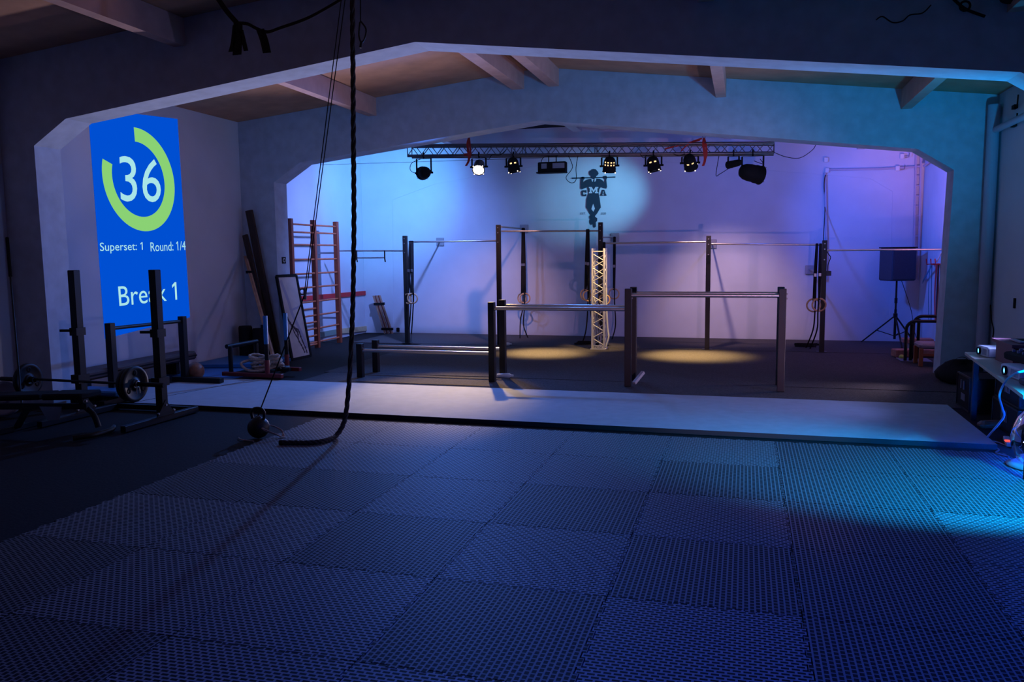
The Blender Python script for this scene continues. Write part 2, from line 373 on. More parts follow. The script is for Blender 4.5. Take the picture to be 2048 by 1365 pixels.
# ------------------------------------------------------------------ parallel bar station
t = T('parallel_bars', 'black steel parallel bars in three stepped heights on the dark carpet', 'parallel bars', (-2.5, 11.55, 0))
YF, YK = 11.3, 11.85
def sqpost(th, x, y, h, w_=.092, name='post', m='post', bolts=None):
    o = th.part(name, MB().bb(x-w_/2, x+w_/2, y-w_/2, y+w_/2, .0165 if y > 15 else .0125, h, .004), m)
    return o
xs = (-5.65, -3.53, -1.545, .485); hs = (.53, 1.18, 1.378, 1.38)
for x, h in zip(xs, hs):
    for y in (YF, YK):
        p = sqpost(t, x, y, h)
        for dz in (.07, .13): t.part('bolt', MB().cyl((x+.04, y-.02, h-dz), (x+.062, y-.02, h-dz), .011, 8), 'steel', p)
for i, z in ((0, .425), (1, 1.09), (2, 1.287)):
    for y in (YF, YK): t.part('rail', MB().cyl((xs[i]+.046, y, z), (xs[i+1]-.046, y, z), .027, 16), 'chrome', label='polished steel rail')
for px, py, lab in ((1011, 760, 'white rag'), (1262, 772, 'grey rag')): pass

# ------------------------------------------------------------------ pull-up rig
t = T('pull_up_rig', 'dark steel pull-up rig of five posts standing along the back wall', 'pull-up rig', (-2.7, 15.9, 0))
RY = 15.9
RX = [PY(px, 600, RY).x for px in (813, 998.5, 1201, 1415.5, 1646)]
RZ = [PY(px, py, RY).z for px, py in ((811, 472), (997, 450), (1200, 445), (1415, 472), (1646, 481))]
for i, (x, z) in enumerate(zip(RX, RZ)):
    p = sqpost(t, x, RY, z, .085)
    for dz in (.06, .16, .35): t.part('bolt', MB().cyl((x, RY-.04, z-dz), (x, RY-.055, z-dz), .012, 8), 'steel', p)
    f = MB().bb(x-.09, x+.09, RY-.09, RY+.09, .016, .024); t.part('foot_plate', f, 'post', p)
BARS = [((678, 502), (808, 502)), ((820, 484), (994, 482)), ((1003, 463), (1196, 462)), ((1206, 487), (1411, 484)), ((1420, 488), (1642, 490)), ((1652, 501), (1884, 499))]
for a, b in BARS: t.part('pull_up_bar', MB().cyl(PY(*a, RY), PY(*b, RY), .017, 12), 'chrome', label='steel pull-up bar')
for (px, py), (qx, qy) in (((880, 484), (818, 484)), ((1048, 458), (1003, 454)), ((1230, 475), (1206, 475)), ((1424, 488), (1419, 487)), ((1620, 540), (1644, 546))):
    c = PY(px, py, 18.02); q = PY(qx, qy, RY)
    pl = t.part('wall_plate', MB().box(c, (.19, .025, .19), None, .008), 'grey', label='grey square wall plate')
    t.part('brace', MB().cyl(c, q, .016, 10), 'steel', pl)
c = PY(1657, 547, RY); t.part('cable_box', MB().box(c, (.09, .06, .09), None, .006), 'speak')
c = PY(1885, 499, RY); t.part('wall_bracket', MB().box(c+Vector((.01, 0, 0)), (.02, .1, .1)).cyl(c+Vector((0, 0, -.02)), PY(1873, 525, RY), .012, 8), 'steel')

# trapeze bar on the left pull-up bar
a, b = PY(714, 503, RY), PY(770, 503, RY); z = PY(740, 516, RY).z
t = T('trapeze_bar', 'short grip bar strapped under the leftmost pull-up bar', 'grip bar', (lerp(a, b, .5).x, RY, z))
t.part('grip', MB().cyl((a.x, RY, z), (b.x, RY, z), .014, 10), 'steel')
for p in (a, b): t.part('strap', MB().strap([(p.x, RY-.022, p.z+.02), (p.x, RY-.024, z-.02), (p.x+.01, RY-.02, z-.09)], .03), 'web')

# ------------------------------------------------------------------ gymnastic rings
def gring(cx, cy, topx, topy, label, tail, yy=RY-.06, yaw=0., r=.103, tw=.036):
    c = PY(cx, cy, yy); tp = PY(topx, topy, yy)
    th = T('gymnastic_ring', label, 'gymnastic ring', c, 'gymnastic rings on the pull-up rig')
    ax = Vector((math.sin(yaw), math.cos(yaw), .05))
    th.part('ring', MB().torus(c, ax, r, .0155, 32, 10), 'ringw')
    top = c+Vector((0, 0, r)); mb = MB()
    mb.strap([tp+Vector((-.008, -.02, .03)), lerp(tp, top, .5)+Vector((-.012, -.012, 0)), top+Vector((-.004, -.017, -.03))], tw)
    mb.strap([tp+Vector((.008, .022, .03)), lerp(tp, top, .5)+Vector((.012, .018, 0)), top+Vector((.004, .020, -.03))], tw)
    mb.strap([tp+Vector((0, -.03, .022)), tp+Vector((0, 0, .034)), tp+Vector((0, .03, .022))], tw)
    st = th.part('strap', mb, 'web')
    th.part('buckle', MB().box(lerp(tp, top, .55)+Vector((0, -.025, 0)), (.045, .014, .06), None, .004), 'steel', st)
    if tail:
        pts = [lerp(tp, top, .55)+Vector((.015, -.03, -.03))]+[PY(x, y, yy-.02) for x, y in tail[:-1]]
        e_ = FL(*tail[-1], .02); pts += [e_]
        th.part('strap_tail', MB().strap(smooth_pts(pts, 6), .026, (.9, .3, 0)), 'web', st)
    return th
gring(816, 598, 821, 485, 'left wooden ring of the pair hanging beside the first rig post', [(822, 600), (819, 650), (814, 683)], yaw=.5)
gring(825, 597, 824, 485, 'right wooden ring of the pair hanging beside the first rig post', [(826, 570), (827, 600), (823, 668)], yy=RY-.12, yaw=-.15)
gring(1044, 597, 1046, 459, 'left wooden ring of the pair hanging before the high grey wall plate', [(1046, 610), (1041, 640), (1040, 677)], yy=17.55, yaw=.3, r=.108)
gring(1050, 597, 1047, 459, 'right wooden ring of the pair hanging before the high grey wall plate', [(1049, 610), (1047, 650), (1056, 676)], yy=17.45, yaw=-.2, r=.108)
gring(1171, 590, 1175, 462, 'left bright wooden ring of the pair lit warm left of the truss column', [(1176, 600), (1172, 660), (1163, 690)], yaw=.2)
gring(1177, 592, 1176, 462, 'right bright wooden ring of the pair lit warm left of the truss column', [(1179, 600), (1186, 660), (1188, 691)], yy=RY-.12, yaw=-.1)
gring(1209, 600, 1208, 488, 'warm lit wooden ring half hidden behind the truss column', [(1212, 620), (1211, 670), (1216, 692)], yy=RY-.05)
gring(1228, 588, 1229, 477, 'dark wooden ring hanging alone right of the truss column', [(1229, 600), (1231, 650), (1224, 679)], yy=17.45, yaw=.05, r=.108)
gring(1627, 611, 1634, 491, 'left wooden ring of the pair beside the rightmost rig post', [(1630, 620), (1626, 660), (1612, 696)], yaw=.1, r=.115)
gring(1638, 610, 1641, 491, 'right wooden ring of the pair beside the rightmost rig post', [(1636, 620), (1634, 660), (1620, 698)], yy=RY-.12, r=.115)
for px, py, lab, sd in ((1612, 697, 'coil of black strap on the carpet below the rightmost rings', 1), (1172, 692, 'tangled black strap on the carpet left of the truss column', 2)):
    c = FL(px, py); rnd = random.Random(sd); pts = []
    for i in range(26): a = i*.75; rr = .10+.06*rnd.random(); pts.append(c+Vector((math.cos(a)*rr*1.6, math.sin(a)*rr*.7, .03+.0025*i)))
    single('strap_coil', lab, 'strap', MB().strap(smooth_pts(pts, 3), .028, (0, 0, 1)), 'web')

# ------------------------------------------------------------------ truss column
c = Vector((-2.70, 15.62, 0)); tz = PY(1202, 497, 15.62).z; hw = .115
t = T('truss_column', 'bright aluminium box truss standing upright before the middle rig post', 'truss', c)
for sx in (-1, 1):
    for sy in (-1, 1): t.part('chord', MB().cyl(c+Vector((sx*hw, sy*hw, .03)), c+Vector((sx*hw, sy*hw, tz)), .022, 12), 'trussw')
mb = MB(); N = 13; seg = (tz-.2)/N
for face in range(4):
    for i in range(N):
        z0, z1 = .1+i*seg, .1+(i+1)*seg; s = 1 if (i+face) % 2 else -1
        for s2, zz0, zz1 in ((s, z0, z1),):
            if face == 0: a, b = (s2*-hw, -hw), (s2*hw, -hw)
            elif face == 1: a, b = (s2*-hw, hw), (s2*hw, hw)
            elif face == 2: a, b = (-hw, s2*-hw), (-hw, s2*hw)
            else: a, b = (hw, s2*-hw), (hw, s2*hw)
            mb.cyl(c+Vector((*a, zz0)), c+Vector((*b, zz1)), .009, 8)
for z in (.06, tz-.06):
    for s in (-1, 1): mb.cyl(c+Vector((-hw, s*hw, z)), c+Vector((hw, s*hw, z)), .010, 8).cyl(c+Vector((s*hw, -hw, z)), c+Vector((s*hw, hw, z)), .010, 8)
t.part('lattice', mb, 'trussw')
t.part('base_plate', MB().bb(c.x-.15, c.x+.15, c.y-.15, c.y+.15, .014, .03), 'trussw')
pl = t.part('name_plate', MB().bb(c.x-.09, c.x+.09, c.y-hw-.035, c.y-hw-.030, .035, .10), 'white')
TX = []
def text_mesh(s, size=1):
    cu = bpy.data.curves.new('txt', 'FONT'); cu.body = s; cu.size = size; cu.resolution_u = 4
    o = bpy.data.objects.new('txt', cu); COL.objects.link(o); dg = bpy.context.evaluated_depsgraph_get(); dg.update()
    me = bpy.data.meshes.new_from_object(o.evaluated_get(dg)); v = [p.co.copy() for p in me.vertices]; f = [list(p.vertices) for p in me.polygons]
    bpy.data.objects.remove(o); bpy.data.curves.remove(cu); bpy.data.meshes.remove(me); return v, f
def add_flags(s, v, f):
    # give every digit one of this typeface a slanted flag like the letters in the place
    par = list(range(len(v)))
    def find(i):
        while par[i] != i: i = par[i]
        return i
    for q in f:
        for i in q[1:]: par[find(i)] = find(q[0])
    comps = {}
    for i in range(len(v)): comps.setdefault(find(i), []).append(i)
    cl = sorted(comps.values(), key=lambda c: min(v[i].x for i in c)); k = len(cl)-1
    for ch in reversed(s[-5:]):
        if ch == ' ': continue
        if ch == '1':
            c = cl[k]; x0, x1 = min(v[i].x for i in c), max(v[i].x for i in c); y1 = max(v[i].y for i in c); h = y1-min(v[i].y for i in c); w_ = x1-x0
            n_ = len(v); v += [Vector((x0+.02*h, y1, 0)), Vector((x0-.20*h, y1-.16*h, 0)), Vector((x0-.20*h, y1-.16*h-w_*1.1, 0)), Vector((x0+.02*h, y1-w_*1.1, 0))]; f.append([n_, n_+1, n_+2, n_+3])
        k -= 2 if ch in ':i' else 1
def text_to(mb, s, tl, tr, br, bl):
    v, f = text_mesh(s); add_flags(s, v, f); x0, x1 = min(p.x for p in v), max(p.x for p in v); y0, y1 = min(p.y for p in v), max(p.y for p in v)
    out = []
    for p in v:
        a, b = (p.x-x0)/(x1-x0), (p.y-y0)/(y1-y0); out.append(lerp(lerp(bl, br, a), lerp(tl, tr, a), b))
    mb.add(out, f); return mb
yy = c.y-hw-.037
t.part('lettering', text_to(MB(), 'PCSI', (c.x-.075, yy, .088), (c.x+.075, yy, .088), (c.x+.075, yy, .047), (c.x-.075, yy, .047)), 'logo', pl)
mb = MB(); rnd = random.Random(5)
for k in range(6):
    pts = [c+Vector((rnd.uniform(-.06, .06), rnd.uniform(-.05, .05), z)) for z in (.05, .2, .4, .65, .9)]
    mb.tube(smooth_pts(pts, 4), .010, 6)
t.part('cable_bundle', mb, 'steel', label='silvery cable bundle')
mb = MB().tube(smooth_pts([c+Vector((hw+.03, -.02, 1.2)), c+Vector((hw+.035, -.03, .8)), c+Vector((hw+.06, -.03, .4)), c+Vector((hw+.08, -.05, .25)), c+Vector((hw+.03, -.06, .06))], 5), .018, 8)
single('white_cable', 'thick white cable running down the right side of the truss column', 'cable', mb, 'white')

# ------------------------------------------------------------------ hanging truss with its lamps
t0, t1 = PY(815, 291, YT(815)), PY(1548, 286, YT(1548)); b0, b1 = PY(815, 312, YT(815)), PY(1548, 306, YT(1548))
t0.x = b0.x; t1.x = b1.x
t = T('lighting_truss', 'long dark aluminium truss hung under the far arch carrying stage lamps', 'truss', lerp(b0, b1, .5))
dpt = Vector((0, .22, 0))
for a, b in ((t0, t1), (b0, b1)):
    for k in (0, 1): t.part('chord', MB().cyl(a+dpt*k, b+dpt*k, .026, 12), 'truss')
mb = MB(); N = 22
for i in range(N):
    u0, u1, um = i/N, (i+1)/N, (i+.5)/N
    mb.cyl(lerp(b0, b1, u0), lerp(t0, t1, um), .008, 6); mb.cyl(lerp(t0, t1, um), lerp(b0, b1, u1), .008, 6)
    mb.cyl(lerp(t0, t1, u0)+dpt, lerp(b0, b1, um)+dpt, .008, 6); mb.cyl(lerp(b0, b1, um)+dpt, lerp(t0, t1, u1)+dpt, .008, 6)
    mb.cyl(lerp(b0, b1, u0), lerp(b0, b1, um)+dpt, .008, 6); mb.cyl(lerp(t0, t1, u0), lerp(t0, t1, um)+dpt, .008, 6)
for u in (0, .30, .33, .53, 1):
    for k in (0, 1): mb.cyl(lerp(b0, b1, u)+dpt*k, lerp(t0, t1, u)+dpt*k, .009, 6)
t.part('lattice', mb, 'truss')
def on_truss(px): u = (px-815)/733; return lerp(b0, b1, u)+dpt*.0

def parcan(key, label, px, r=.105, L=.27, mcol='blackm', lit=None, vents=(), yw=.15, cat='stage lamp', axis=None, rims=True):
    C = LP[key]; d = (AIM[key]-C).normalized() if axis is None else Vector(axis).normalized(); H = lerp(b0, b1, (C.x-b0.x)/(b1.x-b0.x))
    th = T('stage_lamp', label, cat, H, 'stage lamps on the lighting truss')
    prof = [(0, -L*.62), (r*.35, -L*.60), (r*.7, -L*.52), (r*.92, -L*.36), (r, -L*.15), (r, L*.12), (r*1.06, L*.13), (r*1.06, L*.36), (r*1.12, L*.37), (r*1.12, L*.40), (r*.95, L*.40), (r*.95, L*.30)]
    bd = th.part('housing', MB().lathe(prof, C, d, 24), mcol)
    th.part('lens', MB().disc(C+d*(L*.31), d, r*.95, 24), lit or 'grey', label='glowing lens' if lit else None)
    _, a, b, _ = MB().frame(C, C+d)
    if rims:
        for k in range(4):
            an = PI/4+k*PI/2; th.part('clip', MB().ball(C+d*(L*.40)+(a*math.cos(an)+b*math.sin(an))*r*1.16, .011, 6), 'e_screw' if vents or lit else 'steel', bd)  # screw heads made to glow for the lamp light catching them
    if vents:
        mb = MB(); toward = (O-C); toward = (toward-d*toward.dot(d)).normalized(); sd = d.cross(toward)
        for u, h in vents:
            e_ = toward*math.cos(u)+sd*math.sin(u); rr = r*.995 if h > -.3 else r*.93
            p = C+d*(L*h)+e_*rr*1.01; ta = d.cross(e_)
            mb.add([p+ta*.013+d*.012, p-ta*.013+d*.012, p-ta*.013-d*.012, p+ta*.013-d*.012], [[0, 1, 2, 3]])
        th.part('vent', mb, 'e_vent', bd, 'glowing vent slots')
    side = Vector((1, 0, 0)) if axis is None else Vector((.8, .6, 0))
    yk = MB(); top = Vector((C.x, C.y, H.z-.055))
    pa, pb = C+side*(r+.03), C-side*(r+.03)
    ta_, tb_ = Vector((pa.x, pa.y, top.z)), Vector((pb.x, pb.y, top.z))
    yk.bar(pa, ta_, .030, .005, side.cross(Vector((0, 0, 1)))).bar(pb, tb_, .030, .005, side.cross(Vector((0, 0, 1)))).bar(ta_, tb_, .030, .006)
    th.part('yoke', yk, 'blackm')
    for p, s_ in ((pa, 1), (pb, -1)): th.part('knob', MB().cyl(p-side*s_*.03, p+side*s_*.035, .018, 8), 'blackm')
    H2 = Vector((C.x, C.y, H.z))
    th.part('clamp', MB().cyl(top, H2+Vector((0, 0, .06)), .014, 8).torus(H2, (1, 0, 0), .034, .010, 14, 6), 'blackm')
    return th
parcan('wash', 'black stage lamp at the far left end of the truss, washing the corner blue', 848, r=.115, L=.30)
parcan('lit', 'gold lit stage lamp glaring white towards the room', 958, mcol='steel', lit='e_warm')
V4 = [(u, h) for u in (-.75, -.25, .25, .75) for h in (-.28, -.10)]
V2 = [(-.45, -.18), (.45, -.18), (-.32, -.18), (.32, -.18)]
parcan('p3', 'black stage lamp with two glowing vents between the lit lamp and the flood', 1027, vents=V2)
parcan('p4', 'black stage lamp with many glowing vents right above the wall logo', 1219, r=.112, vents=V4)
parcan('p5', 'black stage lamp with two glowing vents, first to the right of the wall logo', 1307, r=.112, vents=V2)
parcan('p6', 'black stage lamp with two glowing vents right beside the right red strap', 1380, r=.112, vents=V2)
parcan('prof', 'small slim black spotlight left of the big lamp at the right end', 1467, r=.062, L=.33, rims=False)
parcan('big', 'big black stage lamp at the far right end of the truss', 1505, r=.15, L=.42)
for k in LP: pass
C = PY(1105, 335, YT(1105)); H = on_truss(1105); H.x = C.x
t = T('flood_light', 'black rectangular flood lamp hanging in the middle of the truss', 'flood lamp', H)
bd = t.part('housing', MB().box(C, (.52, .16, .19), None, .012), 'blackm')
for sx, w_ in ((-.14, .10), (.13, .22)): t.part('panel', MB().box(C+Vector((sx, -.082, .02)), (w_, .006, .09)), 'grey', bd)
t.part('lip', MB().box(C+Vector((0, -.06, -.10)), (.54, .2, .02)), 'blackm', bd)
mb = MB()
for s in (-1, 1): mb.bar(C+Vector((s*.07, 0, .09)), (C.x+s*.07, C.y, H.z-.03), .012, .03)
mb.bar((C.x-.1, C.y, H.z-.03), (C.x+.1, C.y, H.z-.03), .03, .01); t.part('bracket', mb, 'blackm')
# cables along the truss
mb = MB()
def cab(pts, y_off=-.04, r=.006):
    mb.tube(smooth_pts([PY(x, y, YT(x)+y_off) for x, y in pts], 5), r, 6)
cab([(842, 318), (824, 326), (820, 338), (826, 345), (838, 346)]); cab([(1137, 312), (1145, 335), (1132, 355), (1142, 366), (1152, 360), (1152, 335), (1156, 312)])
cab([(1082, 326), (1086, 316), (1098, 312)]); cab([(1280, 308), (1287, 316), (1294, 310)]); cab([(1347, 308), (1358, 312), (1370, 308)])
cab([(1438, 312), (1432, 350), (1440, 348), (1456, 338)]); cab([(1548, 305), (1572, 314), (1600, 316), (1625, 300), (1632, 288)]); cab([(1508, 322), (1526, 328), (1520, 318)])
cab([(968, 316), (978, 318), (984, 310), (1000, 310), (1012, 300)])
single('lamp_cables', 'thin black lamp cables looping below the lighting truss', 'cable', mb, 'blackm')
for px, py, lab, hx in ((936, 312, 'red lashing strap knotted round the left part of the truss', 938), (1408, 306, 'red lashing strap slung round the right part of the truss', 1408)):
    yv = YT(px)-.04; t = T('lashing_strap', lab, 'strap', PY(px, py, yv), 'red lashing straps on the truss'); mb = MB()
    mb.strap(smooth_pts([PY(hx, 276, yv+.1), PY(px-1, 290, yv), PY(px+2, 318, yv), PY(px-4 if hx < 1000 else px-2, 332, yv)], 5), .045)
    mb.strap(smooth_pts([PY(hx, 276, yv+.1), PY(px+4, 292, yv), PY(px+5, 310, yv), PY(px+1, 322, yv)], 5), .035)
    if hx > 1000: mb.strap(smooth_pts([PY(1404, 277, yv), PY(1380, 286, yv), PY(1362, 302, yv)], 4), .03, (0, 0, 1)); mb.strap([PY(1400, 280, yv), PY(1330, 298, yv)], .03, (0, 0, 1))
    else: mb.strap([PY(928, 310, yv), PY(942, 309, yv)], .05, (0, 0, 1)); mb.strap([PY(940, 312, yv), PY(937, 324, yv)], .03)
    t.part('webbing', mb, 'redst'); h = PY(hx, 276, yv+.1)
    t.part('hook', MB().torus(h+Vector((0, 0, .03)), (0, 1, 0), .03, .006, 14, 6).cyl(h+Vector((0, 0, .06)), h+Vector((0, 0, .32)), .006, 6), 'steel')
single('steel_wire', 'thin wire strung across behind the lamps to the left wall', 'wire', MB().cyl(PY(640, 330, 16), PY(1085, 316, 16), .004, 6), 'blackm')

# ------------------------------------------------------------------ projected timer
XD = XL+.004
def D(px, py, dx=0): p = PX(px, py, XD+dx); return p
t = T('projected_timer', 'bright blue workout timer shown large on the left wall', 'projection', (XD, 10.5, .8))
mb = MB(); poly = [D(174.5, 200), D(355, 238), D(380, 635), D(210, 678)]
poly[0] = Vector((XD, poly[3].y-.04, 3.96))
mb.prism(poly, (-.003, 0, 0)); t.part('blue_field', mb, 'e_projection')  # glowing panel stands in for the projector's light on the wall
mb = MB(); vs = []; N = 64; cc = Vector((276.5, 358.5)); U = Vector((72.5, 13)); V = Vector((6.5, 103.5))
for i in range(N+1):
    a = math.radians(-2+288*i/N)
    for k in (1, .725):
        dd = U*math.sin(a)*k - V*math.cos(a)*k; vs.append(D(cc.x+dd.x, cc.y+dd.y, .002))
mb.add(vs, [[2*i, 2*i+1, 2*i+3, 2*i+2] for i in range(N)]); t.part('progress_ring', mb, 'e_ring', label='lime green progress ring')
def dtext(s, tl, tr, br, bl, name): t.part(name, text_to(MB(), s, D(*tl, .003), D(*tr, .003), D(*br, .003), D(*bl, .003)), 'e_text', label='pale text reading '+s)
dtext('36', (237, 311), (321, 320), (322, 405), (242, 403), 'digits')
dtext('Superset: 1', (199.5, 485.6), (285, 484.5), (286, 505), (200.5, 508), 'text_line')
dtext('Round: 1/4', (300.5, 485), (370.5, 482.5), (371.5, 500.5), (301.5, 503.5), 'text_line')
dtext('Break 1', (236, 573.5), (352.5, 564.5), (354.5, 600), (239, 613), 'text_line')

# ------------------------------------------------------------------ wall logo
YL = 18.03
def Lg(zx, zy): return PY(1080+zx/5.6875, 240+zy/5.6875, YL)
t = T('wall_logo', 'dark mural of a hatted man doing a pull-up on the back wall', 'wall logo', Lg(610, 1220))
def flat(pts, dy=0., th=.004): return MB().prism([Lg(*p)+Vector((0, dy, 0)) for p in pts], (0, -th, 0))
fig = MB()
def addp(mb, pts): o = flat(pts); mb.add(o.v, o.f)
addp(fig, [(557, 600), (565, 580), (585, 575), (590, 563), (610, 559), (635, 561), (645, 575), (660, 590), (667, 610), (655, 630), (640, 640), (637, 660), (610, 676), (585, 660), (580, 640), (562, 625)])
addp(fig, [(362, 657), (858, 644), (858, 657), (362, 671)])
addp(fig, [(465, 656), (478, 647), (505, 648), (512, 665), (495, 685), (492, 715), (520, 690), (555, 674), (585, 668), (612, 690), (640, 668), (680, 670), (715, 690), (732, 715), (738, 680), (718, 660), (722, 640), (755, 636), (765, 655), (755, 680), (763, 760), (755, 782), (720, 775), (692, 765), (675, 790), (668, 838), (552, 838), (548, 800), (540, 768), (500, 780), (478, 792), (460, 780), (462, 700)])
addp(fig, [(552, 838), (668, 838), (680, 900), (693, 998), (685, 1005), (650, 1065), (625, 1095), (630, 1105), (652, 1120), (650, 1150), (635, 1165), (637, 1215), (620, 1226), (607, 1215), (605, 1185), (580, 1195), (568, 1170), (565, 1145), (575, 1128), (562, 1110), (565, 1092), (580, 1085), (535, 1010), (525, 998), (530, 900)])
t.part('figure', fig, 'logo')
lt = MB()
for pts in ([(605, 955), (625, 1010), (607, 1045), (585, 1015)], [(583, 668), (600, 672), (604, 705), (592, 700)], [(640, 668), (622, 672), (618, 705), (632, 700)],
            [(557, 835), (557, 822), (567, 820), (567, 778), (557, 776), (557, 763), (588, 763), (610, 800), (632, 763), (663, 763), (663, 776), (653, 778), (653, 820), (663, 822), (663, 835), (625, 835), (625, 822), (633, 820), (633, 790), (612, 825), (607, 825), (586, 790), (586, 820), (595, 822), (595, 835)]):
    o = flat(pts, -.004, .003); lt.add(o.v, o.f)
t.part('letter_m', lt, 'wall', label='wall-coloured letter M and collar')
cm = MB(); addp(cm, [(470, 815), (485, 800), (515, 803), (519, 799), (530, 799), (530, 828), (517, 828), (510, 818), (495, 818), (490, 828), (490, 842), (496, 852), (512, 852), (518, 843), (530, 846), (528, 868), (486, 868), (470, 853)]); t.part('letter_c', cm, 'logo')
am = MB()
for pts in ([(710, 795), (732, 795), (750, 848), (757, 850), (757, 863), (728, 863), (728, 851), (734, 849), (730, 838), (711, 838), (708, 849), (714, 851), (714, 863), (686, 863), (686, 850), (693, 848)],): addp(am, pts)
t.part('letter_a', am, 'logo')
o = flat([(720, 808), (726, 828), (715, 828)], -.004, .003); t.part('letter_hole', o, 'wall', label='wall-coloured hole of the letter A')
for s, x0, x1 in (('EST.', 460, 522), ('2020', 692, 752)):
    t.part('small_text', text_to(MB(), s, Lg(x0, 1055), Lg(x1, 1053), Lg(x1, 1075), Lg(x0, 1077)), 'logo')

# ------------------------------------------------------------------ wall bars and boards on the left wall
XW = -8.31
t = T('wall_bars', 'reddish wooden climbing wall bars in two bays by the left wall', 'wall bars', (XW, 14.75, 0))
WY = [13.86, 14.73, 15.67]; WZ = 2.585
for y in WY: t.part('upright', MB().bb(XW-.05, XW+.05, y-.04, y+.04, .018, WZ, .006), 'wood')
zs = [PX(672, y, XW).z for y in (453.7, 468, 491, 518, 544.6, 570.6, 598, 624.6, 650, 676)]
for i, z in enumerate(zs):
    for a in (0, 1): t.part('rung', MB().cyl((XW+.01, WY[a]+.03, z), (XW+.01, WY[a+1]-.03, z), .018, 12), 'woodr')
for z in [(zs[i]+zs[i+1])/2 for i in range(6, 9)]+[.1]: t.part('rung', MB().cyl((XW+.01, WY[0]+.03, z), (XW+.01, WY[1]-.03, z), .018, 12), 'woodr')
for y, z in ((WY[2], 1.93), (WY[2], .55), (WY[0], 1.93)):
    t.part('bracket', MB().bb(XL, XW-.04, y-.02, y+.02, z-.02, z+.02), 'steel', label='steel wall bracket')
def board(px0, px1, yy0, label, m, w_=.1, x=XL):
    a, b = PX(*px0, x+.02), PX(*px1, x+.02); mb = MB().bar(a, b, .04, w_, (0, 0, 1))
    return single('wall_board', label, 'board', mb, m, lerp(a, b, .5), 'boards fixed along the left wall')
board((600, 598), (734, 586), 0, 'red painted board along the left wall behind the wall bars', 'red', .10)
board((734, 586), (751, 584), 0, 'bare wood end piece continuing the red wall board', 'pine', .10)
board((680, 663), (752, 655), 0, 'pale wooden board low on the left wall right of the wall bars', 'pine', .11)
board((640, 670), (679, 663), 0, 'grey green low board behind the lower wall bars', 'green', .11)

# leaning slat bundle in the back corner
t = T('slat_bundle', 'bundle of pale wooden slats strapped together leaning in the back left corner', 'wood slats', FL(775, 668))
b0_, b1_ = FL(767, 668), FL(786, 666.5)
tp0, tp1 = PX(744, 592, XL+.06), PX(761, 591, XL+.06); tp0.y = tp1.y = 17.7; tp0.x, tp1.x = -8.78, -8.60
tp0 = PY(745, 592, 17.75); tp1 = PY(761, 591, 17.75); b0_ = PY(768, 668, 17.7); b1_ = PY(787, 667, 17.7); b0_.z = b1_.z = .02
for i in range(5):
    u = (i+.5)/5; t.part('slat', MB().bar(lerp(b0_, b1_, u)+Vector((0, .02*(i % 2), 0)), lerp(tp0, tp1, u)+Vector((0, .02*(i % 2), 0)), .028, .04, (0, 1, 0)), 'slat' if i % 2 == 0 else 'wood')
for u in (.12, .78):
    p, q = lerp(b0_, tp0, u), lerp(b1_, tp1, u); dd = (q-p).normalized(); t.part('strap', MB().bar(p-dd*.02, q+dd*.02, .06, .07, (0, 1, 0)), 'web')
p = PY(796, 660, 17.97); single('wall_socket', 'small black plug near the floor in the back left corner', 'socket', MB().box(p, (.07, .06, .1), None, .01), 'blackm')

# ------------------------------------------------------------------ leaning planks by the left arch leg
def plank(p, q, w_, h_, name, label, m, grp=None):
    return single(name, label, 'plank', MB().bar(p, q, w_, h_, (0, 1, .2), .004), m, p, grp)
plank(FL(556, 716, .02), PY(498, 421, 13.02), .13, .06, 'wooden_plank', 'tall dark wooden plank leaning into the corner left of the far arch', 'plank')
plank(FL(546, 718, .02), PY(492, 470, 13.0)+Vector((-.02, 0, 0)), .10, .05, 'wooden_plank', 'darker plank behind the tall plank in the same corner', 'plank')
t = T('batten_bundle', 'bundle of thin reddish battens tied with straps leaning before the planks', 'wood slats', FL(548, 728))
for i, (dx, dz) in enumerate(((0, 0), (.035, 0), (.0, .03))):
    a = FL(549, 731, .125)+Vector((dx, dz, 0)); b = PX(489, 513, -8.76)+Vector((dx, dz, 0))
    t.part('batten', MB().bar(a, b, .03, .03), 'plank' if i == 2 else 'slat')
for u in (.33, .84):
    c_ = lerp(FL(549, 731, .125), PX(489, 513, -8.76), u)+Vector((.015, .01, 0)); t.part('strap', MB().box(c_, (.11, .09, .05)), 'web')

